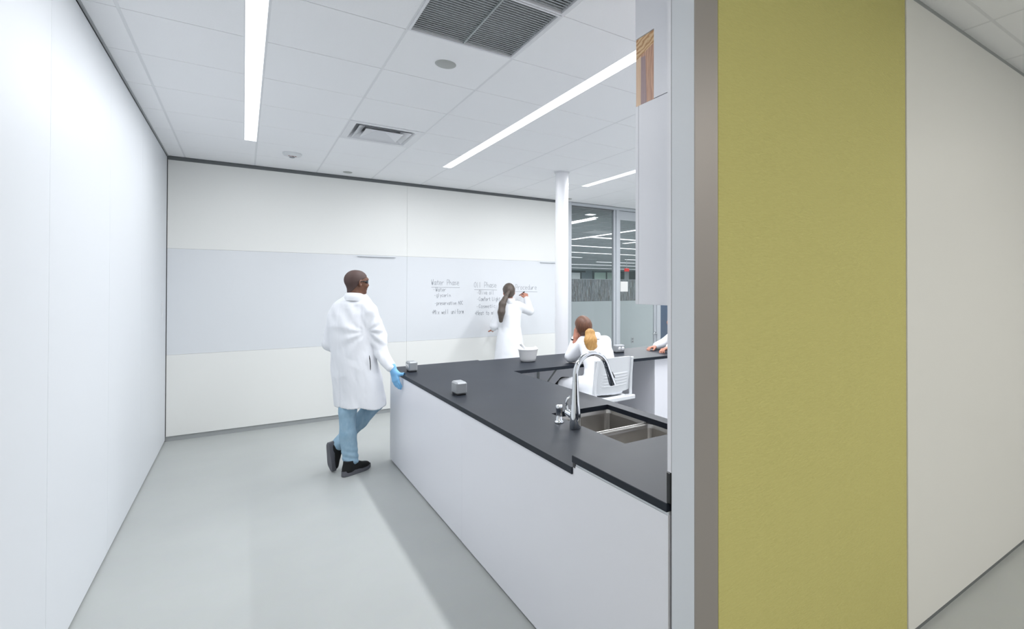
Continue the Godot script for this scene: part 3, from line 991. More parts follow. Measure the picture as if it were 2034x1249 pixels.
# ---------------------------------------------------------------- on the ceiling
func ceiling_things() -> void:
	for j in [-2, -3]:
		var zc: float = 3.495 + 0.61 * j + 0.305
		var g := thing("return_air_grille", ["grey louvred return-air grille in ceiling next to the flush speaker disc", "grey louvred return-air grille further along, cut by the picture edge"][-2 - j], "grille", w(1.011, CEIL, zc), 0.0, "return-air grilles")
		slab("backing", mats.galvanised, g, Vector3(-0.30, 0.082, -0.30), Vector3(0.30, 0.085, 0.30), 0.0)
		for s in [[-0.302, -0.302, 0.302, -0.299], [-0.302, 0.299, 0.302, 0.302], [-0.302, -0.299, -0.299, 0.299], [0.299, -0.299, 0.302, 0.299]]:
			slab("plenum_side", mats.galvanised, g, Vector3(s[0], 0.03, s[1]), Vector3(s[2], 0.082, s[3]), 0.0)
		for s in [[-0.302, -0.302, 0.302, -0.288], [-0.302, 0.288, 0.302, 0.302], [-0.302, -0.288, -0.288, 0.288], [0.288, -0.288, 0.302, 0.288]]:
			slab("frame", mats.white_paint, g, Vector3(s[0], -0.003, s[1]), Vector3(s[2], 0.03, s[3]), 0.001)
		slab("mullion", mats.grille, g, Vector3(-0.004, 0.001, -0.288), Vector3(0.004, 0.03, 0.288), 0.0)
		for half in [-1, 1]:
			for i in 26:
				var z := -0.286 + (i + 0.5) * 0.572 / 26.0
				var o := put(box_mesh(Vector3(0.281, 0.003, 0.013), 0.0), "slat", mats.grille, g, Vector3(half * 0.1445, 0.010, z), Basis(Vector3.RIGHT, 0.25))
	var df := thing("supply_diffuser", "white square air diffuser with nested louvres in the ceiling", "diffuser", w(1.011, CEIL, 5.63))
	df.position = w(1.011, CEIL, 5.63)
	df.position.z = -(3.495 + 0.61 * 2 + 0.305)
	slab("duct", mats.galvanised, df, Vector3(-0.19, 0.082, -0.19), Vector3(0.19, 0.085, 0.19), 0.0)
	for s in [[-0.19, -0.19, 0.19, -0.187], [-0.19, 0.187, 0.19, 0.19], [-0.19, -0.187, -0.187, 0.187], [0.187, -0.187, 0.19, 0.187]]:
		slab("duct_side", mats.galvanised, df, Vector3(s[0], 0.055, s[1]), Vector3(s[2], 0.082, s[3]), 0.0)
	for s in [[-0.30, -0.30, 0.30, -0.245], [-0.30, 0.245, 0.30, 0.30], [-0.30, -0.245, -0.245, 0.245], [0.245, -0.245, 0.30, 0.245]]:
		slab("face_frame", mats.white_paint, df, Vector3(s[0], -0.002, s[1]), Vector3(s[2], 0.012, s[3]), 0.001)
	for r in [[0.245, 0.0, 0.18, 0.06, "throat"], [0.215, -0.004, 0.15, 0.035, "louvre"], [0.155, -0.006, 0.03, 0.045, "louvre"]]:
		put(square_cone(r[0], r[1], r[2], r[3]), r[4], mats.white_paint, df)
	# flush discs
	for p in [[1.011, 3.19, 0.062, "flush round grey speaker disc between grille and ceiling tiles"], [1.009, 6.87, 0.05, "flush round grey ceiling disc close to the back wall above the man"], [4.10, 6.90, 0.055, "flush round grey ceiling disc behind the white column"]]:
		var o := put(lathe([Vector2(0.0, -0.006), Vector2(p[2] - 0.004, -0.006), Vector2(p[2], -0.003), Vector2(p[2], 0.0)], 40), "ceiling_disc", mats.grey_disc if mats.has("grey_disc") else mat("grey_disc", Color(0.70, 0.71, 0.70), 0.6), self, w(p[0], CEIL, p[1]))
		tag(o, p[3], "ceiling disc", "flush discs in the ceiling")
	var s := thing("fire_strobe", "white round fire alarm strobe with small red lettering on the ceiling", "alarm", w(0.402, CEIL, 6.25))
	put(lathe([Vector2(0.0, -0.032), Vector2(0.055, -0.032), Vector2(0.075, -0.026), Vector2(0.085, -0.012), Vector2(0.087, 0.0)], 40), "body", mats.plastic_white, s)
	put(lathe([Vector2(0.0, -0.044), Vector2(0.016, -0.042), Vector2(0.024, -0.038), Vector2(0.026, -0.030)], 24), "lens", mats.grey_plastic, s, Vector3(0, 0, -0.026))
	var tm := TextMesh.new()
	tm.text = "FIRE"
	tm.font_size = 24
	tm.pixel_size = 0.0016
	tm.depth = 0.001
	put(tm, "lettering", mats.red_ink, s, Vector3(0.0, -0.033, 0.022), Basis(Vector3.RIGHT, PI / 2))
	# column
	var c := thing("round_column", "slim round white column standing behind the worktop", "column", w(3.10, 0, 5.37))
	put(lathe([Vector2(0.078, 0.0), Vector2(0.078, CEIL)], 48), "shaft", mats.white_paint, c)
	put(lathe([Vector2(0.078, CEIL - 0.012), Vector2(0.092, CEIL - 0.010), Vector2(0.094, CEIL)], 48), "ceiling_collar", mats.white_paint, c)
	put(lathe([Vector2(0.094, 0.0), Vector2(0.092, 0.012), Vector2(0.078, 0.014)], 48), "floor_collar", mats.white_paint, c)

func square_cone(r0: float, y0: float, r1: float, y1: float) -> ArrayMesh:
	var st := st_new()
	var dirs := [Vector2(-1, -1), Vector2(1, -1), Vector2(1, 1), Vector2(-1, 1)]
	for i in 4:
		var a: Vector2 = dirs[i]
		var b: Vector2 = dirs[(i + 1) % 4]
		var mid := (a + b) / 2
		var n := Vector3(-mid.x, 0, -mid.y) * (y1 - y0) - Vector3.UP * (r0 - r1)
		quad(st, Vector3(a.x * r0, y0, a.y * r0), Vector3(b.x * r0, y0, b.y * r0), Vector3(b.x * r1, y1, b.y * r1), Vector3(a.x * r1, y1, a.y * r1), n.normalized())
	var c := Vector3(0, y1, 0)
	if r1 < 0.05: quad(st, Vector3(-r1, y1, -r1), Vector3(r1, y1, -r1), Vector3(r1, y1, r1), Vector3(-r1, y1, r1), Vector3.DOWN)
	return st.commit()

# ---------------------------------------------------------------- on the walls

func wall_things() -> void:
	for p in [[1.161, 1.609, "slim silver marker ledge at whiteboard top above the man"], [3.719, 4.17, "slim silver marker ledge at whiteboard top beside the column"]]:
		var t := thing("marker_ledge", p[2], "ledge", w(p[0], 2.012, BACK), 0.0, "marker ledges of the whiteboard")
		slab("shelf", mats.alu_light, t, w(0, 0, -0.03), w(p[1] - p[0], 0.003, 0), 0.001)
		slab("lip", mats.alu_light, t, w(0, 0, -0.033), w(p[1] - p[0], 0.016, -0.03), 0.001)
	var sw := thing("wall_switch", "white switch plate on back wall whiteboard beside column", "switch", w(4.05, 1.06, BACK))
	slab("plate", mats.plastic_white, sw, w(-0.06, -0.06, -0.006), w(0.06, 0.06, 0), 0.002)
	slab("rocker", mats.plastic_white, sw, w(-0.02, -0.035, -0.01), w(0.02, 0.035, -0.006), 0.002)
	var s2 := thing("wall_switch", "white switch plate on left panel wall near the back corner", "switch", w(LEFT, 1.40, 6.80))
	slab("plate", mats.plastic_white, s2, w(0, -0.09, -0.04), w(0.006, 0.09, 0.04), 0.002)
	slab("rocker", mats.plastic_white, s2, w(0.006, -0.035, -0.015), w(0.01, 0.035, 0.015), 0.002)
	var pn := slab("paper_notice", mats.partition_white, self, w(5.30, 1.556, BACK + 0.035), w(5.46, 1.73, BACK + 0.0372), 0.0)
	tag(pn, "white paper notice stuck on the glass door", "notice")
	handwriting()

# pen strokes on a grid 4 wide: y 0 descender, 2 baseline, 6 x-height, 9 capital height
const PEN := {
	"W": ["09 12 26 32 49"], "P": ["02 09 39 47 35 05"], "O": ["29 07 04 22 44 47 29"], "C": ["48 29 07 04 22 43"], "M": ["02 09 25 49 42"], "H": ["02 09", "42 49", "06 46"], "L": ["09 02 42"], "A": ["02 29 42", "15 35"],
	"a": ["46 16 04 12 32 46", "46 43 52"], "t": ["28 23 42", "06 46"], "e": ["04 44 36 16 04 12 42"], "r": ["06 02", "04 26 46"], "h": ["09 02", "04 26 44 42"], "s": ["46 16 05 34 43 22 02"], "i": ["16 12", "18 17"], "l": ["19 12"],
	"g": ["46 16 04 12 42", "46 40 10"], "y": ["06 23", "46 10"], "c": ["46 16 04 12 42"], "n": ["06 02", "05 26 44 42"], "p": ["06 00", "06 36 44 32 02"], "v": ["06 22 46"], "o": ["16 04 12 32 44 36 16"], "m": ["06 02", "05 16 22", "24 36 42"],
	"f": ["48 29 22", "06 46"], "w": ["06 12 25 32 46"], "u": ["06 03 12 32 46", "46 42"], "x": ["06 42", "46 02"], "d": ["46 16 04 12 42", "49 42"], "-": ["05 25"], ">": ["05 45", "27 45 23"]}

func handwriting() -> void:
	var notes := [
		["handwritten list headed Water Phase on the whiteboard", [[857, 566, 11.0, "Water Phase", 56, true], [861, 579, 8.0, "-Water", 26, false], [863, 590, 7.5, "-glycerin", 33, false], [864, 606, 7.5, "-preservative AOC", 56, false], [858, 624.5, 9.0, ">Mix well uniform", 64, false]]],
		["handwritten list headed Oil Phase on the whiteboard", [[942, 571, 11.5, "Oil Phase", 45, true], [948, 585, 9.0, "-Olive oil", 34, false], [948, 598, 8.5, "-Comfort Light", 46, false], [947, 612, 8.0, "-Cosmetic", 38, false], [943, 626, 9.0, ">Heat to mix", 44, false]]],
		["handwritten heading Procedure on whiteboard beside the writer", [[1024, 575, 11.0, "Procedure", 43, true]]]]
	for n in notes:
		var note := thing("handwriting", n[0], "writing", pw(n[1][0][0], n[1][0][1], BACK), 0.0, "notes on the whiteboard")
		var r := RandomNumberGenerator.new()
		r.seed = n[0].length()
		for l in n[1]:
			var st := st_new()
			var s: String = l[3]
			var o := pw(l[0], l[1], BACK)
			var e := pw(l[0] + l[4], l[1], BACK)
			var adv := (e.x - o.x) / s.length()
			var hgt: float = l[2] / 148.0 / 7.0
			for i in s.length():
				if s[i] == " ": continue
				for poly in PEN[s[i]]:
					var pts := []
					for q in poly.split(" "):
						pts.append(Vector3(o.x + i * adv + (int(q[0]) * 0.72 / 4.0 + r.randf_range(-0.03, 0.03)) * adv, o.y + (int(q[1]) - 2 + r.randf_range(-0.3, 0.3)) * hgt, -BACK + 0.0008))
					for k in pts.size() - 1: stroke(st, pts[k], pts[k + 1], 0.0038)
			if l[5]: stroke(st, Vector3(o.x, o.y - 0.032, -BACK + 0.0008), Vector3(e.x, o.y - 0.038, -BACK + 0.0008), 0.0042)
			put(st.commit(), "written_line", mats.ink, note, -note.position)

func stroke(st: SurfaceTool, a: Vector3, b: Vector3, wd: float) -> void:
	var d := (b - a).normalized()
	var n := Vector3(-d.y, d.x, 0) * wd / 2
	a -= d * wd * 0.4
	b += d * wd * 0.4
	quad(st, a + n, b + n, b - n, a - n, Vector3(0, 0, 1))

# ---------------------------------------------------------------- on the benches
func power_box(x: float, f: float, turn: float, label: String) -> void:
	var t := thing("power_outlet_box", label, "outlet box", w(x, TOP, f), turn, "power outlet boxes on the worktop")
	slab("foot", mats.rubber_black, t, Vector3(-0.053, 0, -0.032), Vector3(0.053, 0.007, 0.032), 0.002)
	var st := st_new()
	box_into(st, Vector3(-0.06, 0.006, -0.038), Vector3(0.06, 0.09, 0.038), 0.010)
	put(st.commit(), "housing", mats.grey_plastic, t)
	for sx in [-0.012, 0.032]:
		var p := put(lathe([Vector2(0.0, 0.003), Vector2(0.018, 0.003), Vector2(0.019, 0.0)], 24, 1.0, 1.25), "socket", mats.plastic_white, t, Vector3(sx, 0.047, 0.0385), Basis(Vector3.RIGHT, PI / 2))
		for q in [-0.006, 0.006]: slab("slot", mats.rubber_black, p, Vector3(q - 0.001, 0.0028, -0.008), Vector3(q + 0.001, 0.0034, 0.002), 0.0)

func bench_things() -> void:
	power_box(1.235, 4.83, -PI / 2, "grey power outlet box at worktop corner beside the blue glove")
	power_box(1.245, 3.60, -PI / 2 + PI, "grey power outlet box alone in the middle of the long worktop")
	power_box(3.555, 4.83, -0.12, "grey power outlet box with two white sockets beside seated woman")
	var m := thing("mortar", "white porcelain mortar bowl on the far worktop", "mortar", w(2.37, TOP, 4.79))
	put(lathe([Vector2(0.0, 0.004), Vector2(0.06, 0.0), Vector2(0.075, 0.004), Vector2(0.082, 0.03), Vector2(0.095, 0.105), Vector2(0.099, 0.118), Vector2(0.103, 0.126), Vector2(0.101, 0.132), Vector2(0.094, 0.132), Vector2(0.088, 0.118), Vector2(0.07, 0.05), Vector2(0.04, 0.022), Vector2(0.0, 0.018)], 48), "bowl", mats.porcelain, m)
	put(tube(curve([Vector3(0.088, 0.132, -0.03), Vector3(0.107, 0.129, -0.036)], 3), 0.012, 10), "pouring_lip", mats.porcelain, m)
	var p := thing("pestle", "white porcelain pestle resting in the mortar", "pestle", w(2.37, TOP, 4.79))
	put(tube([Vector3(0.045, 0.05, -0.01), Vector3(0.03, 0.06, -0.006), Vector3(0.0, 0.09, 0.0), Vector3(-0.05, 0.145, 0.012), Vector3(-0.088, 0.182, 0.018), Vector3(-0.096, 0.188, 0.02)], [0.012, 0.020, 0.015, 0.0135, 0.0145, 0.010], 16), "pestle_body", mats.porcelain, p)
	stool()

func stool() -> void:
	var c := thing("task_chair", "white plastic task chair with ribbed back under the seated woman", "chair", w(2.765, 0, 4.06), 0.08)
	# seat shell
	var S := field(Vector3(-0.27, 0.50, -0.26), Vector3(0.27, 0.66, 0.26), 0.010)
	f_stack(S, [[Vector3(0, 0.600, 0), 0.215, 0.205], [Vector3(0, 0.585, 0), 0.225, 0.215], [Vector3(0, 0.565, 0), 0.215, 0.205]], Vector3(1, 0, 0), 0.01, 4.0)
	put(f_commit(S), "seat", mats.plastic_white, c)
	# curved ribbed back
	var st := st_new()
	var nu := 24
	var nv := 60
	var y0 := 0.655
	var y1 := 0.985
	var grid := []
	for j in nv + 1:
		var row := []
		for i in nu + 1:
			var u := -1.0 + 2.0 * i / nu
			var v := float(j) / nv
			var hw := 0.215 + 0.012 * v
			var z := 0.215 + 0.05 * v * v - 0.05 * u * u + 0.015 * sin(PI * v)
			var rib := 0.0
			if v > 0.18 and v < 0.60 and absf(u) < 0.72: rib = 0.007 * pow(0.5 + 0.5 * sin((v - 0.18) / 0.42 * TAU * 5.0), 3.0) * smoothstep(0.72, 0.6, absf(u))
			var yy := lerpf(y0, y1, v) - 0.012 * u * u * v
			if v > 0.97: yy -= 0.02 * pow(absf(u), 10.0)
			row.append([Vector3(u * hw, yy, z + rib), Vector3(u * hw, yy, z - 0.012)])
		grid.append(row)
	for side in 2:
		for j in nv:
			for i in nu:
				var a: Vector3 = grid[j][i][side]
				var b: Vector3 = grid[j][i + 1][side]
				var d: Vector3 = grid[j + 1][i][side]
				var n := (b - a).cross(d - a).normalized() * (1.0 if side == 0 else -1.0)
				quad(st, a, b, grid[j + 1][i + 1][side], d, n)
	for j in nv:
		for i in [0, nu]:
			quad(st, grid[j][i][0], grid[j][i][1], grid[j + 1][i][1], grid[j + 1][i][0], Vector3(-1 if i == 0 else 1, 0, 0))
	for i in nu:
		for j in [0, nv]:
			quad(st, grid[j][i][0], grid[j][i + 1][0], grid[j][i + 1][1], grid[j][i][1], Vector3(0, -1 if j == 0 else 1, 0))
	put(st.commit(), "backrest", mats.plastic_white, c)
	for s in [-1.0, 1.0]:
		put(tube(curve([Vector3(s * 0.20, 0.97, 0.235), Vector3(s * 0.212, 0.82, 0.205), Vector3(s * 0.215, 0.68, 0.195), Vector3(s * 0.20, 0.60, 0.20), Vector3(s * 0.18, 0.575, 0.12)], 6), 0.014, 10), "upright", mats.plastic_white, c)
	slab("seat_bracket", mats.plastic_white, c, Vector3(-0.235, 0.575, 0.17), Vector3(0.235, 0.612, 0.245), 0.006)
	put(lathe([Vector2(0.05, 0.565), Vector2(0.05, 0.53), Vector2(0.026, 0.52), Vector2(0.026, 0.30), Vector2(0.034, 0.30), Vector2(0.034, 0.10)], 24), "gas_column", mats.rubber_black, c)
	put(lathe([Vector2(0.235, 0.26), Vector2(0.243, 0.252), Vector2(0.235, 0.244), Vector2(0.227, 0.252), Vector2(0.235, 0.26)], 40), "foot_ring", mats.chrome, c)
	for i in 3:
		var t := TAU * i / 3.0 + 0.2
		put(tube([Vector3(0, 0.252, 0), Vector3(cos(t) * 0.235, 0.252, sin(t) * 0.235)], 0.008, 8), "ring_spoke", mats.chrome, c)
	for i in 5:
		var t := TAU * i / 5.0
		var e := Vector3(cos(t), 0, sin(t))
		var leg := put(tube([Vector3(0, 0.115, 0), e * 0.15 + Vector3(0, 0.10, 0), e * 0.29 + Vector3(0, 0.07, 0)], [0.03, 0.024, 0.018], 10), "base_leg", mats.plastic_white, c)
		put(tube([e * 0.29 + Vector3(0, 0.028, 0) - e.cross(Vector3.UP) * 0.02, e * 0.29 + Vector3(0, 0.028, 0) + e.cross(Vector3.UP) * 0.02], 0.028, 16), "caster", mats.rubber_black, leg)
# ---------------------------------------------------------------- people
func head_field(female: bool) -> Dictionary:   # origin at mid-head, face towards -z
	var S := field(Vector3(-0.11, -0.20, -0.14), Vector3(0.11, 0.14, 0.14), 0.0048)
	var k := 0.94 if female else 1.0
	f_ell(S, Vector3(0, 0.026, 0.016), Vector3(0.074 * k, 0.088, 0.096 * k), 0.01)
	f_ell(S, Vector3(0, 0.012, -0.030), Vector3(0.066 * k, 0.085, 0.062), 0.03)
	f_ell(S, Vector3(0, -0.050, -0.035), Vector3(0.052 * k, 0.062, 0.052), 0.025)
	f_ell(S, Vector3(0, -0.094, -0.064), Vector3(0.026 * k, 0.020, 0.022), 0.03)
	f_cap(S, Vector3(-0.030, 0.028, -0.083), Vector3(0.030, 0.028, -0.083), 0.012, 0.012, 0.02)
	for s in [-1.0, 1.0]:
		f_ell(S, Vector3(s * 0.032, 0.004, -0.093), Vector3(0.016, 0.010, 0.010), 0.014, true)
		f_ell(S, Vector3(s * 0.040, -0.028, -0.062), Vector3(0.022, 0.018, 0.018), 0.03)
	f_cap(S, Vector3(0, 0.014, -0.092), Vector3(0, -0.026, -0.109), 0.008, 0.012, 0.012)
	for s in [-1.0, 1.0]: f_ell(S, Vector3(s * 0.013, -0.031, -0.098), Vector3(0.009, 0.008, 0.010), 0.008)
	f_ell(S, Vector3(0, -0.056, -0.086), Vector3(0.024, 0.006, 0.012), 0.008)
	f_ell(S, Vector3(0, -0.067, -0.085), Vector3(0.021, 0.007, 0.012), 0.008)
	var nk := 0.049 if female else 0.058
	f_cap(S, Vector3(0, -0.055, 0.024), Vector3(0, -0.165, 0.030), nk, nk, 0.03)
	var H := f_copy(S)
	for s in [-1.0, 1.0]:
		var tilt := Basis(Vector3.UP, s * 0.35) * Basis(Vector3.RIGHT, -0.15)
		f_ell(S, Vector3(s * 0.076 * k, -0.006, 0.012), Vector3(0.009, 0.033, 0.021), 0.008, false, tilt)
		f_ell(S, Vector3(s * 0.082 * k, -0.003, 0.010), Vector3(0.007, 0.019, 0.011), 0.006, true, tilt)
	return {"skin": S, "hair": H}

func hairline(z: float, low: float) -> float:
	if z < -0.05: return lerpf(0.046, 0.075, clampf((-0.05 - z) / 0.045, 0, 1))
	if z < 0.0: return lerpf(0.026, 0.046, -z / 0.05)
	if z < 0.035: return lerpf(-0.028, 0.026, 1.0 - z / 0.035)
	return lerpf(-0.028, low, clampf((z - 0.035) / 0.045, 0, 1))

func hair_mesh(H: Dictionary, thick: float, low: float, xf: Transform3D) -> ArrayMesh:
	f_mod(H, func(p: Vector3, d: float) -> float: return maxf(d - thick, (hairline(p.z, low) - p.y) * 0.8), 0.05)
	return f_commit(H, xf)

func hand_field(curl: Array, spread: float, side: float, thumb: Vector3, bulk := 1.0) -> Dictionary:   # wrist at the origin, fingers +x, thumb side +y, back of the hand +z
	var S := field(Vector3(-0.06, -0.085, -0.12), Vector3(0.20, 0.085, 0.05), 0.0036)
	var ys := [0.029, 0.010, -0.010, -0.028]
	var ln := [0.070, 0.079, 0.073, 0.057]
	f_cap(S, Vector3(-0.05, 0, 0), Vector3(0.01, 0, 0), 0.026 * bulk, 0.024 * bulk, 0.02, Vector3(0, 0, 1), 1.25)
	for i in 4:
		var y: float = ys[i] * side
		var kn := Vector3(0.088 - absf(ys[i] - 0.010) * 0.22, y, 0.002)
		f_cap(S, Vector3(0.012, y * 0.6, -0.002), kn, 0.0145 * bulk, 0.0118 * bulk, 0.016)
		var p := kn
		var yaw: float = (ys[i] - 0.001) * spread * side
		var ang := 0.0
		var r := 0.0098 * bulk
		for q in 3:
			ang += curl[i] * [0.75, 1.0, 0.7][q]
			var l: float = ln[i] * [0.46, 0.30, 0.24][q]
			var e := p + Vector3(cos(ang) * cos(yaw), sin(yaw), -sin(ang) * cos(yaw)) * l
			f_cap(S, p, e, r, r * 0.92, 0.005)
			p = e
			r *= 0.92
	var t0 := Vector3(0.022, 0.020 * side, -0.008)
	var t1 := Vector3(0.046, 0.045 * side, -0.014)
	var td := Vector3(thumb.x, thumb.y * side, thumb.z).normalized()
	f_cap(S, t0, t1, 0.017 * bulk, 0.0135 * bulk, 0.015)
	f_cap(S, t1, t1 + td * 0.034, 0.0125 * bulk, 0.011 * bulk, 0.006)
	var td2 := (td + Vector3(0.25, 0, -0.05)).normalized()
	f_cap(S, t1 + td * 0.034, t1 + td * 0.034 + td2 * 0.028, 0.011 * bulk, 0.0088 * bulk, 0.005)
	return S

func frame(x: Vector3, y_hint: Vector3) -> Basis:   # x along the fingers, y towards the hint
	x = x.normalized()
	var y := (y_hint - x * y_hint.dot(x)).normalized()
	return Basis(x, y, x.cross(y))

func face_to(psi: float, nod := 0.0, tilt := 0.0) -> Basis:   # psi turns right from straight ahead
	return Basis(Vector3.UP, -psi) * Basis(Vector3.RIGHT, -nod) * Basis(Vector3.FORWARD, tilt)

func bounds(pts: Array, pad: float) -> AABB:
	var b := AABB(pts[0], Vector3.ZERO)
	for p in pts: b = b.expand(p)
	return b.grow(pad)

func core_into(st: SurfaceTool, J: Dictionary) -> void:   # the body under the clothes, one surface from neck to ankles
	var b := bounds(J.values(), 0.16)
	var S := field(b.position, b.end, 0.016)
	f_cap(S, J.pelvis, J.chest, 0.075, 0.07, 0.04)
	f_cap(S, J.chest, J.neck, 0.055, 0.040, 0.03)
	for s in ["l", "r"]:
		f_cap(S, J.chest, J[s + "sh"], 0.05, 0.042, 0.02)
		f_cap(S, J[s + "sh"], J[s + "el"], 0.042, 0.034, 0.015)
		f_cap(S, J[s + "el"], J[s + "wr"], 0.036, 0.026, 0.02)
		f_cap(S, J.pelvis, J[s + "hip"], 0.075, 0.065, 0.03)
		f_cap(S, J[s + "hip"], J[s + "kn"], 0.060, 0.045, 0.02)
		f_cap(S, J[s + "kn"], J[s + "an"], 0.047, 0.034, 0.02)
	f_mesh(st, S)

func shoe(parent: Node, heel: Vector3, toe: Vector3, up: Vector3, off: Vector3) -> void:   # heel and toe lie on the sole's underside
	var d := (toe - heel).normalized()
	var u := (up - d * up.dot(d)).normalized()
	var xf := Transform3D(Basis(d.cross(u), u, -d), heel + off)
	var L := heel.distance_to(toe)
	var S := field(Vector3(-0.07, -0.02, -L - 0.04), Vector3(0.07, 0.16, 0.04), 0.005)
	f_ell(S, Vector3(0, 0.055, -0.045), Vector3(0.036, 0.052, 0.045), 0.02)
	f_cap(S, Vector3(0, 0.05, -0.05), Vector3(0.004, 0.045, -L * 0.60), 0.037, 0.039, 0.02)
	f_ell(S, Vector3(0.004, 0.044, -L + 0.065), Vector3(0.044, 0.032, 0.062), 0.03)
	f_cap(S, Vector3(0, 0.06, -0.05), Vector3(0, 0.115, -0.055), 0.042, 0.043, 0.02)
	f_cap(S, Vector3(0, 0.095, -0.075), Vector3(0, 0.07, -L * 0.55), 0.030, 0.028, 0.02)
	f_mod(S, func(p: Vector3, dd: float) -> float: return maxf(dd, maxf(0.030 - p.y, p.y - 0.125)), 0.06)
	var up_ := put(f_commit(S, xf), "shoe_upper", mats.shoe, parent)
	var rows := []
	for y in [0.038, 0.036, 0.018, 0.003, 0.0]: rows.append(y)
	var st := st_new()
	var ring := func(y: float) -> Array:
		var out := []
		for i in 40:
			var t := TAU * i / 40.0
			var z := 0.5 - 0.5 * cos(t)
			var wd := 0.036 + 0.010 * smoothstep(0.4, 0.75, z)
			var flare := 0.003 if y < 0.02 and y > 0.001 else 0.0
			var sq := pow(absf(sin(t)), 0.62) * signf(sin(t))
			var lift := 0.010 * smoothstep(0.78, 1.0, z) + 0.006 * smoothstep(0.12, 0.0, z)
			out.append(Vector3(0.003 + sq * (wd + flare), y * (1.25 if z < 0.35 else 1.0) + lift * (1.0 if y < 0.02 else 0.6), 0.012 - z * (L + 0.018)))
		return out
	var prev: Array = ring.call(rows[0])
	for r in range(1, rows.size()):
		var cur: Array = ring.call(rows[r])
		for i in 40:
			var j := (i + 1) % 40
			var n: Vector3 = (prev[j] - prev[i] as Vector3).cross(cur[i] - prev[i]).normalized()
			if n.dot(prev[i] - Vector3(0.003, 0.015, -L / 2)) < 0: n = -n
			quad(st, xf * prev[i], xf * prev[j], xf * cur[j], xf * cur[i], xf.basis * n)
		prev = cur
	for i in 40: tri(st, xf * prev[i], xf * prev[(i + 1) % 40], xf * Vector3(0.003, 0.002, -L / 2), xf.basis * Vector3.DOWN)
	var so := put(st.commit(), "sole", mats.sole, parent)
	var lst := st_new()
	for i in 4:
		var z := -L * 0.36 - i * 0.020
		var y := 0.096 - i * 0.008
		tube_into(lst, [xf * Vector3(-0.026, y - 0.016, z), xf * Vector3(-0.012, y, z - 0.004), xf * Vector3(0.012, y, z + 0.004), xf * Vector3(0.026, y - 0.016, z)], [0.0022, 0.0022, 0.0022, 0.0022], 6)
	for s in [-1.0, 1.0]:
		tube_into(lst, [xf * Vector3(0, 0.100, -L * 0.36), xf * Vector3(s * 0.025, 0.112, -L * 0.37), xf * Vector3(s * 0.042, 0.09, -L * 0.40), xf * Vector3(s * 0.03, 0.095, -L * 0.45)], [0.0018, 0.0018, 0.0018, 0.0018], 6)
	put(lst.commit(), "laces", mats.lace, up_)

func collar(parent: Node, xf: Transform3D, rx: float, rz: float) -> void:   # turned-down coat collar, open at the front (-z)
	var st := st_new()
	var prof := [[-0.004, -0.045, 0.0], [0.0, 0.02, -0.004], [0.006, 0.030, 0.0], [0.014, 0.024, 0.004], [0.017, -0.010, 0.010], [0.011, -0.040, 0.012]]
	var n := 36
	var pts := []
	for i in n + 1:
		var t := lerpf(-2.75, 2.75, float(i) / n)   # 0 is the nape
		var row := []
		var drop := 0.05 * smoothstep(1.0, 2.75, absf(t))
		for q in prof: row.append(xf * Vector3(sin(t) * (rx + q[0]), q[1] - drop, cos(t) * (rz + q[0])))
		pts.append(row)
	st.set_smooth_group(0)
	for i in n + 1:
		for j in prof.size():
			st.set_uv(Vector2.ZERO)
			st.add_vertex(pts[i][j])
	var m := prof.size()
	for i in n:
		for j in m - 1:
			var q := i * m + j
			for v in [q, q + m, q + 1, q + 1, q + m, q + m + 1]: st.add_index(v)
	st.generate_normals()
	put(st.commit(), "collar", mats.coat, parent)

func sleeve(S: Dictionary, pts: Array, radii: Array, k := 0.03) -> void:
	for i in pts.size() - 1: f_cap(S, pts[i], pts[i + 1], radii[i], radii[i + 1], k if i == 0 else 0.015)

func wrinkle(p: Vector3, amp: float, n: FastNoiseLite) -> float:
	var a := n.get_noise_3d(p.x * 0.55, p.y * 0.22, p.z * 0.55)
	var b := 1.0 - absf(n.get_noise_3d(p.x * 0.45 + p.y * 0.2, p.y * 0.3 + 9.0, p.z * 0.45)) * 2.6
	var c := n.get_noise_3d(p.x * 1.9 + p.y * 0.5, p.y * 0.6 + 4.0, p.z * 1.9)
	return amp * (a * 1.2 + 0.40 * maxf(b, 0.0) - 0.2 + 0.22 * c)

func person_root(label: String, at: Vector3) -> Node3D: return thing("person", label, "person", at)

func people() -> void:
	man()
	seated_woman()
	writer()
	hidden_person()

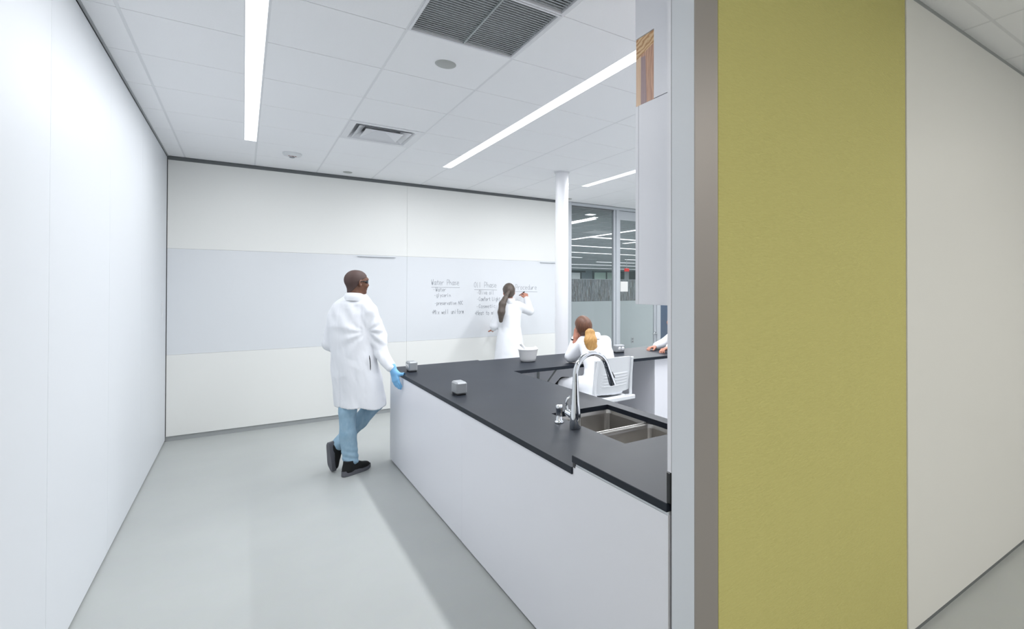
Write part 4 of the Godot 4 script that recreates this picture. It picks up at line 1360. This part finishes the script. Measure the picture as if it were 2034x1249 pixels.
func man() -> void:
	var base := w(0.78, 0, 4.98)
	var root := person_root("man in white lab coat, jeans and blue glove leaning on the counter corner", base)
	var g := Node3D.new()
	var J := {"pelvis": w(0.79, 0.93, 4.98), "chest": w(0.765, 1.30, 4.98), "neck": w(0.785, 1.50, 4.97), "lsh": w(0.645, 1.39, 5.05), "rsh": w(0.90, 1.395, 4.90), "lel": w(0.625, 1.13, 5.12), "lwr": w(0.72, 1.02, 5.27), "rel": w(0.975, 1.13, 4.885), "rwr": w(1.05, 0.905, 4.755), "lhip": w(0.735, 0.90, 5.02), "rhip": w(0.865, 0.90, 4.95), "lkn": w(0.738, 0.46, 4.975), "rkn": w(1.00, 0.545, 5.17), "lan": w(0.757, 0.10, 4.975), "ran": w(0.69, 0.235, 5.12)}
	# body: head and trunk in one mesh
	var st := st_new()
	core_into(st, J)
	var hx := Transform3D((face_to(deg_to_rad(66), -0.02, 0.0)).scaled(Vector3.ONE * 0.95), w(0.803, 1.662, 4.95))
	var hf := head_field(false)
	f_mesh(st, hf.skin, hx)
	st.index()
	put(st.commit(), "body", mats.skin_dark, root, -base)
	put(hair_mesh(hf.hair, 0.0026, -0.088, hx), "hair", mats.hair_black, root, -base)
	glasses(root, hx, base)
	# glove
	var gx := Transform3D(frame(Vector3(0.17, -0.93, 0.33), Vector3(0.42, 0.25, 0.88)), w(1.062, 0.895, 4.742))
	var G := hand_field([0.14, 0.15, 0.17, 0.20], 0.3, 1.0, Vector3(0.30, 0.92, -0.42), 1.2)
	f_cap(G, Vector3(-0.03, 0, 0), Vector3(-0.01, 0, 0), 0.030, 0.029, 0.01)
	put(f_commit(G, gx), "glove", mats.glove, root, -base)
	# coat
	var R := Vector3(cos(deg_to_rad(34)), 0, sin(deg_to_rad(34)))
	var rows := []
	for r in [[584, 685, 727, 0.9], [590, 680, 731, 0.85], [597, 670, 736, 0.74], [603, 663, 739, 0.66], [610, 658, 741, 0.6], [624, 655, 740, 0.64], [648, 653, 738, 0.68], [680, 656, 741, 0.66], [712, 658, 749, 0.66], [750, 660, 757, 0.68], [792, 663, 763, 0.72], [806, 664, 764, 0.74]]:
		var a := pw(r[1], r[0], 4.98)
		var b := pw(r[2], r[0], 4.98)
		var c := (a + b) / 2
		var hw := a.distance_to(b) / 2 / 0.945
		rows.append([c, hw, hw * r[3]])
	var bb := bounds([J.lsh, J.rsh, J.lwr, J.rwr, rows[-1][0], rows[-1][0] + Vector3(0.2, 0, 0.1), rows[-1][0] - Vector3(0.2, 0, 0.1), rows[0][0]], 0.10)
	var S := field(bb.position, bb.end, 0.0085)
	f_stack(S, rows, R, 0.03)
	sleeve(S, [J.rsh + Vector3(-0.02, 0.0, 0), J.rel + Vector3(-0.005, 0.05, 0), J.rel + Vector3(0.012, -0.09, 0.03), J.rwr + Vector3(-0.004, 0.022, -0.008)], [0.076, 0.070, 0.060, 0.046], 0.035)
	sleeve(S, [J.lsh + Vector3(0.02, 0, 0), J.lel, J.lwr], [0.074, 0.064, 0.048], 0.035)
	var n := FastNoiseLite.new()
	n.seed = 8
	n.frequency = 7.0
	n.fractal_octaves = 2
	var ctr: Vector3 = rows[6][0]
	f_mod(S, func(p: Vector3, d: float) -> float:
		var q := p - ctr
		var u := q.x * R.x + q.z * R.z
		var v := q.x * R.z - q.z * R.x
		var e := d - wrinkle(p, 0.013, n)
		# soft vertical drape below the waist and a back vent with its stitched fold
		var low := smoothstep(1.12, 0.75, p.y)
		e -= 0.004 * low * sin(u * 30.0 + v * 9.0 + 1.0)
		if v < 0.0: e += lerpf(0.0015, 0.006, smoothstep(0.95, 0.80, p.y)) * exp(-pow((u + 0.055) / 0.009, 2.0))
		# long folds that fan out from the right armpit across the back
		var ap := Vector2(u - 0.16, p.y - 1.24)
		var fan := smoothstep(0.36, 0.10, ap.length()) * smoothstep(0.02, 0.09, ap.length()) * float(v < 0.05)
		e -= 0.0042 * fan * sin(ap.angle() * 9.0 + ap.length() * 6.0)
		# slack across the shoulder blades
		e -= 0.004 * smoothstep(0.14, 0.02, absf(p.y - 1.40)) * sin(u * 42.0 + p.y * 30.0) * float(v < 0.0)
		# seam where the right sleeve is set in
		e += smoothstep(1.14, 1.22, p.y) * smoothstep(1.47, 1.40, p.y) * 0.006 * exp(-pow((u - 0.118 - (1.44 - p.y) * 0.02) / 0.010, 2.0)) * float(v < 0.02)
		# creases inside the elbow
		var w2 := p - (J.rel as Vector3)
		if w2.length() < 0.14: e += 0.003 * sin(w2.dot(Vector3(0.45, 0.85, 0.3)) * 105.0) * smoothstep(0.14, 0.03, w2.length())
		return e, 0.04)
	var co := put(f_commit(S), "coat", mats.coat, root, -base)
	collar(co, Transform3D(Basis(Vector3.UP, -deg_to_rad(42)) * Basis(Vector3.RIGHT, -0.12), w(0.794, 1.537, 4.955)), 0.070, 0.076)
	# pocket slit on the right side and coat cuff
	var ps := pw(734, 706, 4.80)
	var pst := st_new()
	tube_into(pst, curve([pw(733.5, 706, 4.815), pw(735.5, 720, 4.812), pw(736, 736, 4.812)], 4), [0.001, 0.003, 0.004, 0.004, 0.004, 0.004, 0.004, 0.003, 0.001], 6)
	put(pst.commit(), "pocket_slit", mats.trousers_dark, co)
	# jeans
	var jb := bounds([J.lhip, J.rhip, J.lkn, J.rkn, J.lan, J.ran], 0.13)
	var T := field(jb.position, jb.end, 0.0095)
	f_cap(T, J.lhip, J.rhip, 0.08, 0.085, 0.03)
	f_cap(T, J.lhip, w(0.738, 0.55, 4.975), 0.075, 0.070, 0.03)
	f_cap(T, w(0.738, 0.55, 4.975), w(0.745, 0.35, 4.975), 0.070, 0.064, 0.02)
	f_cap(T, w(0.745, 0.35, 4.975), w(0.768, 0.115, 4.985), 0.064, 0.060, 0.02)
	f_cap(T, J.rhip, J.rkn, 0.092, 0.070, 0.03)
	f_cap(T, J.rkn, w(0.86, 0.40, 5.15), 0.068, 0.064, 0.02)
	f_cap(T, w(0.86, 0.40, 5.15), J.ran, 0.064, 0.056, 0.02)
	var n2 := FastNoiseLite.new()
	n2.seed = 15
	n2.frequency = 9.0
	n2.fractal_octaves = 2
	f_mod(T, func(p: Vector3, d: float) -> float:
		var e := d - wrinkle(p, 0.006, n2)
		if p.x < 0.86 and p.y < 0.30: e += 0.0035 * sin(p.y * 120.0 + p.x * 45.0) * smoothstep(0.30, 0.12, p.y)
		return maxf(e, 0.082 - p.y), 0.04)
	put(f_commit(T), "jeans", mats.denim, root, -base)
	shoe(root, w(0.700, 0.0, 4.925), w(0.925, 0.0, 5.06), Vector3.UP, -base)
	shoe(root, w(0.600, 0.255, 5.10), w(0.625, 0.008, 5.125), Vector3(1.0, 0.1, -0.25), -base)

func glasses(root: Node3D, hx: Transform3D, base: Vector3) -> void:
	var st := st_new()
	var cols := []
	for i in 25:
		var t := lerpf(-1.25, 1.25, i / 24.0)
		var hgt := 0.019 * (1.0 - 0.45 * pow(absf(t) / 1.25, 3.0)) * (0.75 + 0.25 * smoothstep(0.0, 0.25, absf(t)))
		var c := Vector3(sin(t) * 0.079, 0.008, -0.022 - cos(t) * 0.083)
		cols.append([c + Vector3(0, hgt * 0.9, 0.003), c - Vector3(0, hgt, -0.004), Vector3(sin(t), 0, -cos(t))])
	for i in 24:
		for q in [0.0, 0.003]:
			var a = cols[i]
			var b = cols[i + 1]
			quad(st, hx * (a[0] - a[2] * q), hx * (b[0] - b[2] * q), hx * (b[1] - b[2] * q), hx * (a[1] - a[2] * q), hx.basis * ((a[2] + b[2]).normalized() * (1.0 if q == 0.0 else -1.0)))
	var g := put(st.commit(), "safety_glasses", mats.lens, root, -base)
	for s in [-1.0, 1.0]:
		put(tube([hx * Vector3(s * 0.076, 0.010, -0.045), hx * Vector3(s * 0.079, 0.012, 0.0), hx * Vector3(s * 0.076, 0.004, 0.022)], [0.0045, 0.003, 0.0025], 8), "temple_arm", mats.rubber_black, g)

func seated_woman() -> void:
	var base := w(2.78, 0, 4.10)
	var root := person_root("seated woman in white lab coat with blonde ponytail resting on her hand", base)
	var J := {"pelvis": w(2.775, 0.70, 4.06), "chest": w(2.81, 0.98, 4.19), "neck": w(2.80, 1.13, 4.26), "lsh": w(2.705, 1.075, 4.29), "rsh": w(2.945, 1.08, 4.22), "lel": w(2.675, 0.915, 4.44), "lwr": w(2.72, 1.10, 4.44), "rel": w(3.02, 0.91, 4.36), "rwr": w(2.90, 0.905, 4.60), "lhip": w(2.69, 0.685, 4.09), "rhip": w(2.86, 0.685, 4.07), "lkn": w(2.58, 0.66, 4.47), "rkn": w(2.86, 0.66, 4.50), "lan": w(2.60, 0.26, 4.46), "ran": w(2.86, 0.26, 4.47)}
	var st := st_new()
	core_into(st, J)
	var hx := Transform3D(face_to(deg_to_rad(10), -0.30, -0.14), w(2.757, 1.222, 4.345))
	var hf := head_field(true)
	f_mesh(st, hf.skin, hx)
	var lh := hand_field([0.45, 0.42, 0.40, 0.40], 3.0, -1.0, Vector3(0.6, 0.7, -0.3), 0.95)
	f_mesh(st, lh, Transform3D(frame(Vector3(0.22, 0.95, 0.12), Vector3(-0.45, 0.0, -0.9)), w(2.706, 1.115, 4.41)))
	var rh := hand_field([0.25, 0.25, 0.25, 0.3], 2.0, 1.0, Vector3(0.7, 0.7, -0.1), 0.92)
	f_mesh(st, rh, Transform3D(frame(Vector3(-0.7, -0.05, -0.7), Vector3(-0.7, 0, 0.7)), w(2.89, 0.893, 4.61)))
	st.index()
	put(st.commit(), "body", mats.skin_light, root, -base)
	var hr := put(hair_mesh(hf.hair, 0.011, -0.070, hx), "hair", mats.hair_brown, root, -base)
	var tie: Vector3 = hx * Vector3(0.02, -0.012, 0.118)
	var P := field(w(2.60, 0.92, 4.34) , w(2.90, 1.28, 4.05), 0.006)
	P = field(Vector3(2.60, 0.92, -4.36), Vector3(2.92, 1.30, -4.02), 0.006)
	var pts := [tie, pw(1172, 662, 4.19), pw(1173, 676, 4.165), pw(1175, 688, 4.16), pw(1175, 696, 4.165)]
	var rr := [0.020, 0.046, 0.060, 0.052, 0.020]
	for i in pts.size() - 1: f_cap(P, pts[i], pts[i + 1], rr[i], rr[i + 1], 0.02, Vector3(-0.5, 0.2, 0.84).normalized(), 1.8)
	var nn := FastNoiseLite.new()
	nn.frequency = 22.0
	f_mod(P, func(p: Vector3, d: float) -> float: return d - 0.006 * nn.get_noise_3d(p.x * 2.2 + 0.12 * sin(p.y * 14.0), p.y * 0.05, p.z * 0.2), 0.03)
	put(f_commit(P), "ponytail", mats.hair_blonde, hr)
	var td: Vector3 = (pts[1] - tie).normalized()
	var tx := td.cross(Vector3(0.5, 0, -0.84)).normalized()
	put(lathe([Vector2(0.024, -0.007), Vector2(0.029, 0.0), Vector2(0.024, 0.007)], 20), "hair_tie", mats.rubber_black, hr, tie + td * 0.008, Basis(tx, td, tx.cross(td)))
	# coat
	var R := Vector3(cos(deg_to_rad(8)), 0, sin(deg_to_rad(8)))
	var rows := [[J.neck + Vector3(0.01, 0.02, 0.01), 0.06, 0.055], [w(2.815, 1.12, 4.25), 0.10, 0.075], [w(2.82, 1.08, 4.235), 0.160, 0.09], [w(2.82, 1.0, 4.20), 0.165, 0.11], [w(2.81, 0.85, 4.12), 0.16, 0.12], [w(2.79, 0.72, 4.06), 0.185, 0.14], [w(2.79, 0.62, 4.06), 0.21, 0.16]]
	var bb := bounds([J.lsh, J.rsh, J.lel, J.rel, J.rwr, J.lkn, J.rkn, J.pelvis - Vector3(0, 0.08, -0.1)], 0.12)
	var S := field(bb.position, bb.end, 0.0095)
	f_stack(S, rows, R, 0.03)
	sleeve(S, [J.lsh + Vector3(0.02, 0, 0), J.lel + Vector3(0, 0.02, 0)], [0.070, 0.058])
	sleeve(S, [J.lel + Vector3(0, 0.02, 0), J.lwr], [0.056, 0.042])
	sleeve(S, [J.rsh + Vector3(-0.02, 0, 0), J.rel + Vector3(0, 0.02, 0), J.rwr + Vector3(0, 0.01, 0)], [0.070, 0.058, 0.042])
	f_cap(S, J.lhip, J.lkn + Vector3(0, 0, 0.08), 0.098, 0.085, 0.03)
	f_cap(S, J.rhip, J.rkn + Vector3(0, 0, 0.08), 0.098, 0.085, 0.03)
	var n := FastNoiseLite.new()
	n.seed = 23
	n.frequency = 8.0
	n.fractal_octaves = 2
	f_mod(S, func(p: Vector3, d: float) -> float: return maxf(d - wrinkle(p, 0.008, n), 0.598 - p.y), 0.04)
	var co := put(f_commit(S), "coat", mats.coat, root, -base)
	collar(co, Transform3D(Basis(Vector3.UP, -deg_to_rad(8)) * Basis(Vector3.RIGHT, -0.35), w(2.808, 1.135, 4.245)), 0.058, 0.062)
	put(tube([J.lwr + Vector3(-0.01, -0.005, 0.004), J.lwr + Vector3(-0.016, 0.014, 0.006)], 0.034, 20), "wristband", mats.watch, root, -base)
	# trousers and shoes under the worktop
	var T := st_new()
	for s in ["l", "r"]: tube_into(T, [J[s + "hip"].lerp(J[s + "kn"], 0.55), J[s + "kn"] + Vector3(0, 0, 0.03), J[s + "kn"] + Vector3(0, -0.02, -0.02), (J[s + "kn"] + J[s + "an"]) / 2, J[s + "an"] - Vector3(0, 0.03, 0)], [0.076, 0.076, 0.074, 0.065, 0.052], 20)
	put(T.commit(), "trousers", mats.trousers_dark, root, -base)
	for s in ["l", "r"]: shoe(root, w(J[s + "an"].x, 0.155, 4.42), w(J[s + "an"].x, 0.145, 4.66), Vector3.UP, -base)

func writer() -> void:
	var base := w(2.99, 0, 6.60)
	var root := person_root("woman in white lab coat with long ponytail writing on the whiteboard", base)
	var J := {"pelvis": w(2.99, 0.90, 6.60), "chest": w(2.985, 1.24, 6.61), "neck": w(2.985, 1.43, 6.61), "lsh": w(2.86, 1.355, 6.64), "rsh": w(3.115, 1.37, 6.58), "lel": w(2.80, 1.10, 6.70), "lwr": w(2.88, 1.05, 6.90), "rel": w(3.34, 1.285, 6.70), "rwr": w(3.38, 1.45, 6.88), "lhip": w(2.905, 0.88, 6.61), "rhip": w(3.075, 0.88, 6.59), "lkn": w(2.90, 0.48, 6.62), "rkn": w(3.08, 0.48, 6.60), "lan": w(2.90, 0.09, 6.58), "ran": w(3.09, 0.09, 6.56)}
	var st := st_new()
	core_into(st, J)
	var hx := Transform3D(face_to(deg_to_rad(14), 0.0, 0.0), w(2.985, 1.560, 6.63))
	var hf := head_field(true)
	f_mesh(st, hf.skin, hx)
	var rh := hand_field([0.75, 0.85, 0.95, 1.0], 0.5, 1.0, Vector3(0.85, 0.3, -0.5), 0.95)
	f_mesh(st, rh, Transform3D(frame(Vector3(0.05, 0.80, -0.6), Vector3(-0.95, 0.1, 0.0)), w(3.385, 1.46, 6.89)))
	var lh := hand_field([0.2, 0.2, 0.2, 0.25], 1.0, -1.0, Vector3(0.6, 0.6, -0.3), 0.92)
	f_mesh(st, lh, Transform3D(frame(Vector3(0.4, -0.3, -0.8), Vector3(0.6, 0.5, 0.2)), w(2.885, 1.045, 6.905)))
	st.index()
	put(st.commit(), "body", mats.skin_light, root, -base)
	var hr := put(hair_mesh(hf.hair, 0.013, -0.075, hx), "hair", mats.hair_ash, root, -base)
	var P := field(Vector3(2.70, 1.10, -6.66), Vector3(3.10, 1.62, -6.38), 0.008)
	var pts := [hx * Vector3(-0.02, 0.01, 0.11), pw(1003, 594, 6.50), pw(998, 604, 6.475), pw(996, 620, 6.465), pw(995, 637, 6.475)]
	var rr := [0.022, 0.034, 0.046, 0.048, 0.026]
	for i in pts.size() - 1: f_cap(P, pts[i], pts[i + 1], rr[i], rr[i + 1], 0.02)
	var nn := FastNoiseLite.new()
	nn.frequency = 20.0
	f_mod(P, func(p: Vector3, d: float) -> float: return d - 0.006 * nn.get_noise_3d(p.x * 1.6, p.y * 0.12, p.z * 1.6), 0.03)
	put(f_commit(P), "ponytail", mats.hair_ash, hr)
	var R := Vector3(cos(deg_to_rad(12)), 0, sin(deg_to_rad(12)))
	var rows := [[J.neck + Vector3(0, 0.02, 0.01), 0.06, 0.055], [w(2.985, 1.40, 6.61), 0.11, 0.075], [w(2.985, 1.35, 6.61), 0.165, 0.09], [w(2.985, 1.25, 6.61), 0.165, 0.115], [w(2.985, 1.08, 6.60), 0.150, 0.11], [w(2.99, 0.92, 6.60), 0.180, 0.135], [w(2.99, 0.55, 6.60), 0.225, 0.165]]
	var bb := bounds([J.lsh, J.rsh, J.lwr, J.rwr, J.rel, J.lel, rows[-1][0], rows[-1][0] + Vector3(0.15, 0, 0.12), rows[-1][0] - Vector3(0.15, 0, 0.12)], 0.11)
	var S := field(bb.position, bb.end, 0.012)
	f_stack(S, rows, R, 0.03)
	sleeve(S, [J.rsh + Vector3(-0.02, 0, 0), J.rel, J.rwr], [0.070, 0.062, 0.045])
	sleeve(S, [J.lsh + Vector3(0.02, 0, 0), J.lel, J.lwr], [0.070, 0.058, 0.044])
	var n := FastNoiseLite.new()
	n.seed = 29
	n.frequency = 7.0
	f_mod(S, func(p: Vector3, d: float) -> float: return d - wrinkle(p, 0.005, n), 0.04)
	var co := put(f_commit(S), "coat", mats.coat, root, -base)
	collar(co, Transform3D(Basis(Vector3.UP, -deg_to_rad(12)), w(2.985, 1.445, 6.605)), 0.058, 0.062)
	var T := st_new()
	for s in ["l", "r"]: tube_into(T, [J[s + "hip"], J[s + "kn"], J[s + "an"] - Vector3(0, 0.02, 0)], [0.09, 0.066, 0.052], 20)
	put(T.commit(), "trousers", mats.trousers_dark, root, -base)
	for s in ["l", "r"]: shoe(root, w(J[s + "an"].x, 0.0, 6.53), w(J[s + "an"].x + 0.03, 0.0, 6.77), Vector3.UP, -base)
	var pen := thing("marker_pen", "dark marker pen held against the whiteboard by the writer", "pen", w(3.36, 1.53, 6.98))
	put(tube([Vector3(0.005, 0.03, 0.055), Vector3(0.0, 0.0, -0.02), Vector3(-0.006, -0.022, -0.085), Vector3(-0.008, -0.028, -0.10)], [0.008, 0.0085, 0.007, 0.003], 12), "barrel", mats.rubber_black, pen)

func hidden_person() -> void:
	var base := w(4.55, 0, 4.62)
	var root := person_root("person in white lab coat behind the partition with a hand on worktop", base)
	var J := {"pelvis": w(4.62, 0.66, 4.62), "chest": w(4.50, 0.98, 4.62), "neck": w(4.40, 1.12, 4.62), "lsh": w(4.44, 1.06, 4.46), "rsh": w(4.44, 1.06, 4.78), "lel": w(4.27, 0.915, 4.40), "lwr": w(4.055, 0.915, 4.535), "rel": w(4.28, 0.915, 4.85), "rwr": w(4.08, 0.905, 4.80), "lhip": w(4.60, 0.63, 4.52), "rhip": w(4.60, 0.63, 4.72), "lkn": w(4.36, 0.60, 4.50), "rkn": w(4.36, 0.60, 4.74), "lan": w(4.40, 0.10, 4.48), "ran": w(4.40, 0.10, 4.76)}
	var st := st_new()
	core_into(st, J)
	var hx := Transform3D(face_to(deg_to_rad(-100), -0.25, 0.0), w(4.235, 1.215, 4.62))
	var hf := head_field(true)
	f_mesh(st, hf.skin, hx)
	for q in [["lwr", -1.0, Vector3(-0.93, -0.12, 0.1)], ["rwr", 1.0, Vector3(-0.95, -0.12, 0.0)]]:
		var hfi := hand_field([0.55, 0.6, 0.6, 0.6], 1.0, q[1], Vector3(0.8, 0.5, -0.3), 0.95)
		f_mesh(st, hfi, Transform3D(frame(q[2], Vector3(0, 0.2, 1.0)), J[q[0]]))
	st.index()
	put(st.commit(), "body", mats.skin_light, root, -base)
	put(hair_mesh(hf.hair, 0.012, -0.075, hx), "hair", mats.hair_brown, root, -base)
	var bb := bounds([J.lsh, J.rsh, J.lwr, J.rwr, J.pelvis], 0.16)
	var S := field(bb.position, bb.end, 0.014)
	f_cap(S, J.pelvis, J.chest, 0.15, 0.14, 0.04)
	f_cap(S, J.chest, J.neck, 0.12, 0.06, 0.04)
	for s in ["l", "r"]: sleeve(S, [J[s + "sh"], J[s + "el"] + Vector3(0, 0.02, 0), J[s + "wr"] + Vector3(0.02, 0.008, 0)], [0.075, 0.060, 0.044])
	put(f_commit(S), "coat", mats.coat, root, -base)
	var T := st_new()
	for s in ["l", "r"]: tube_into(T, [J[s + "hip"], J[s + "kn"], J[s + "an"] - Vector3(0, 0.02, 0)], [0.09, 0.072, 0.052], 20)
	put(T.commit(), "trousers", mats.trousers_dark, root, -base)
	for s in ["l", "r"]: shoe(root, w(4.46, 0.0, -J[s + "an"].z), w(4.22, 0.0, -J[s + "an"].z), Vector3.UP, -base)
	var c := thing("lab_stool", "white round stool under the person behind the partition", "stool", w(4.63, 0, 4.62))
	put(lathe([Vector2(0.0, 0.51), Vector2(0.17, 0.51), Vector2(0.18, 0.525), Vector2(0.175, 0.54), Vector2(0.0, 0.545)], 32), "seat", mats.plastic_white, c)
	put(lathe([Vector2(0.03, 0.51), Vector2(0.03, 0.03), Vector2(0.2, 0.02), Vector2(0.21, 0.0), Vector2(0.0, 0.0)], 32), "pedestal", mats.chrome, c)
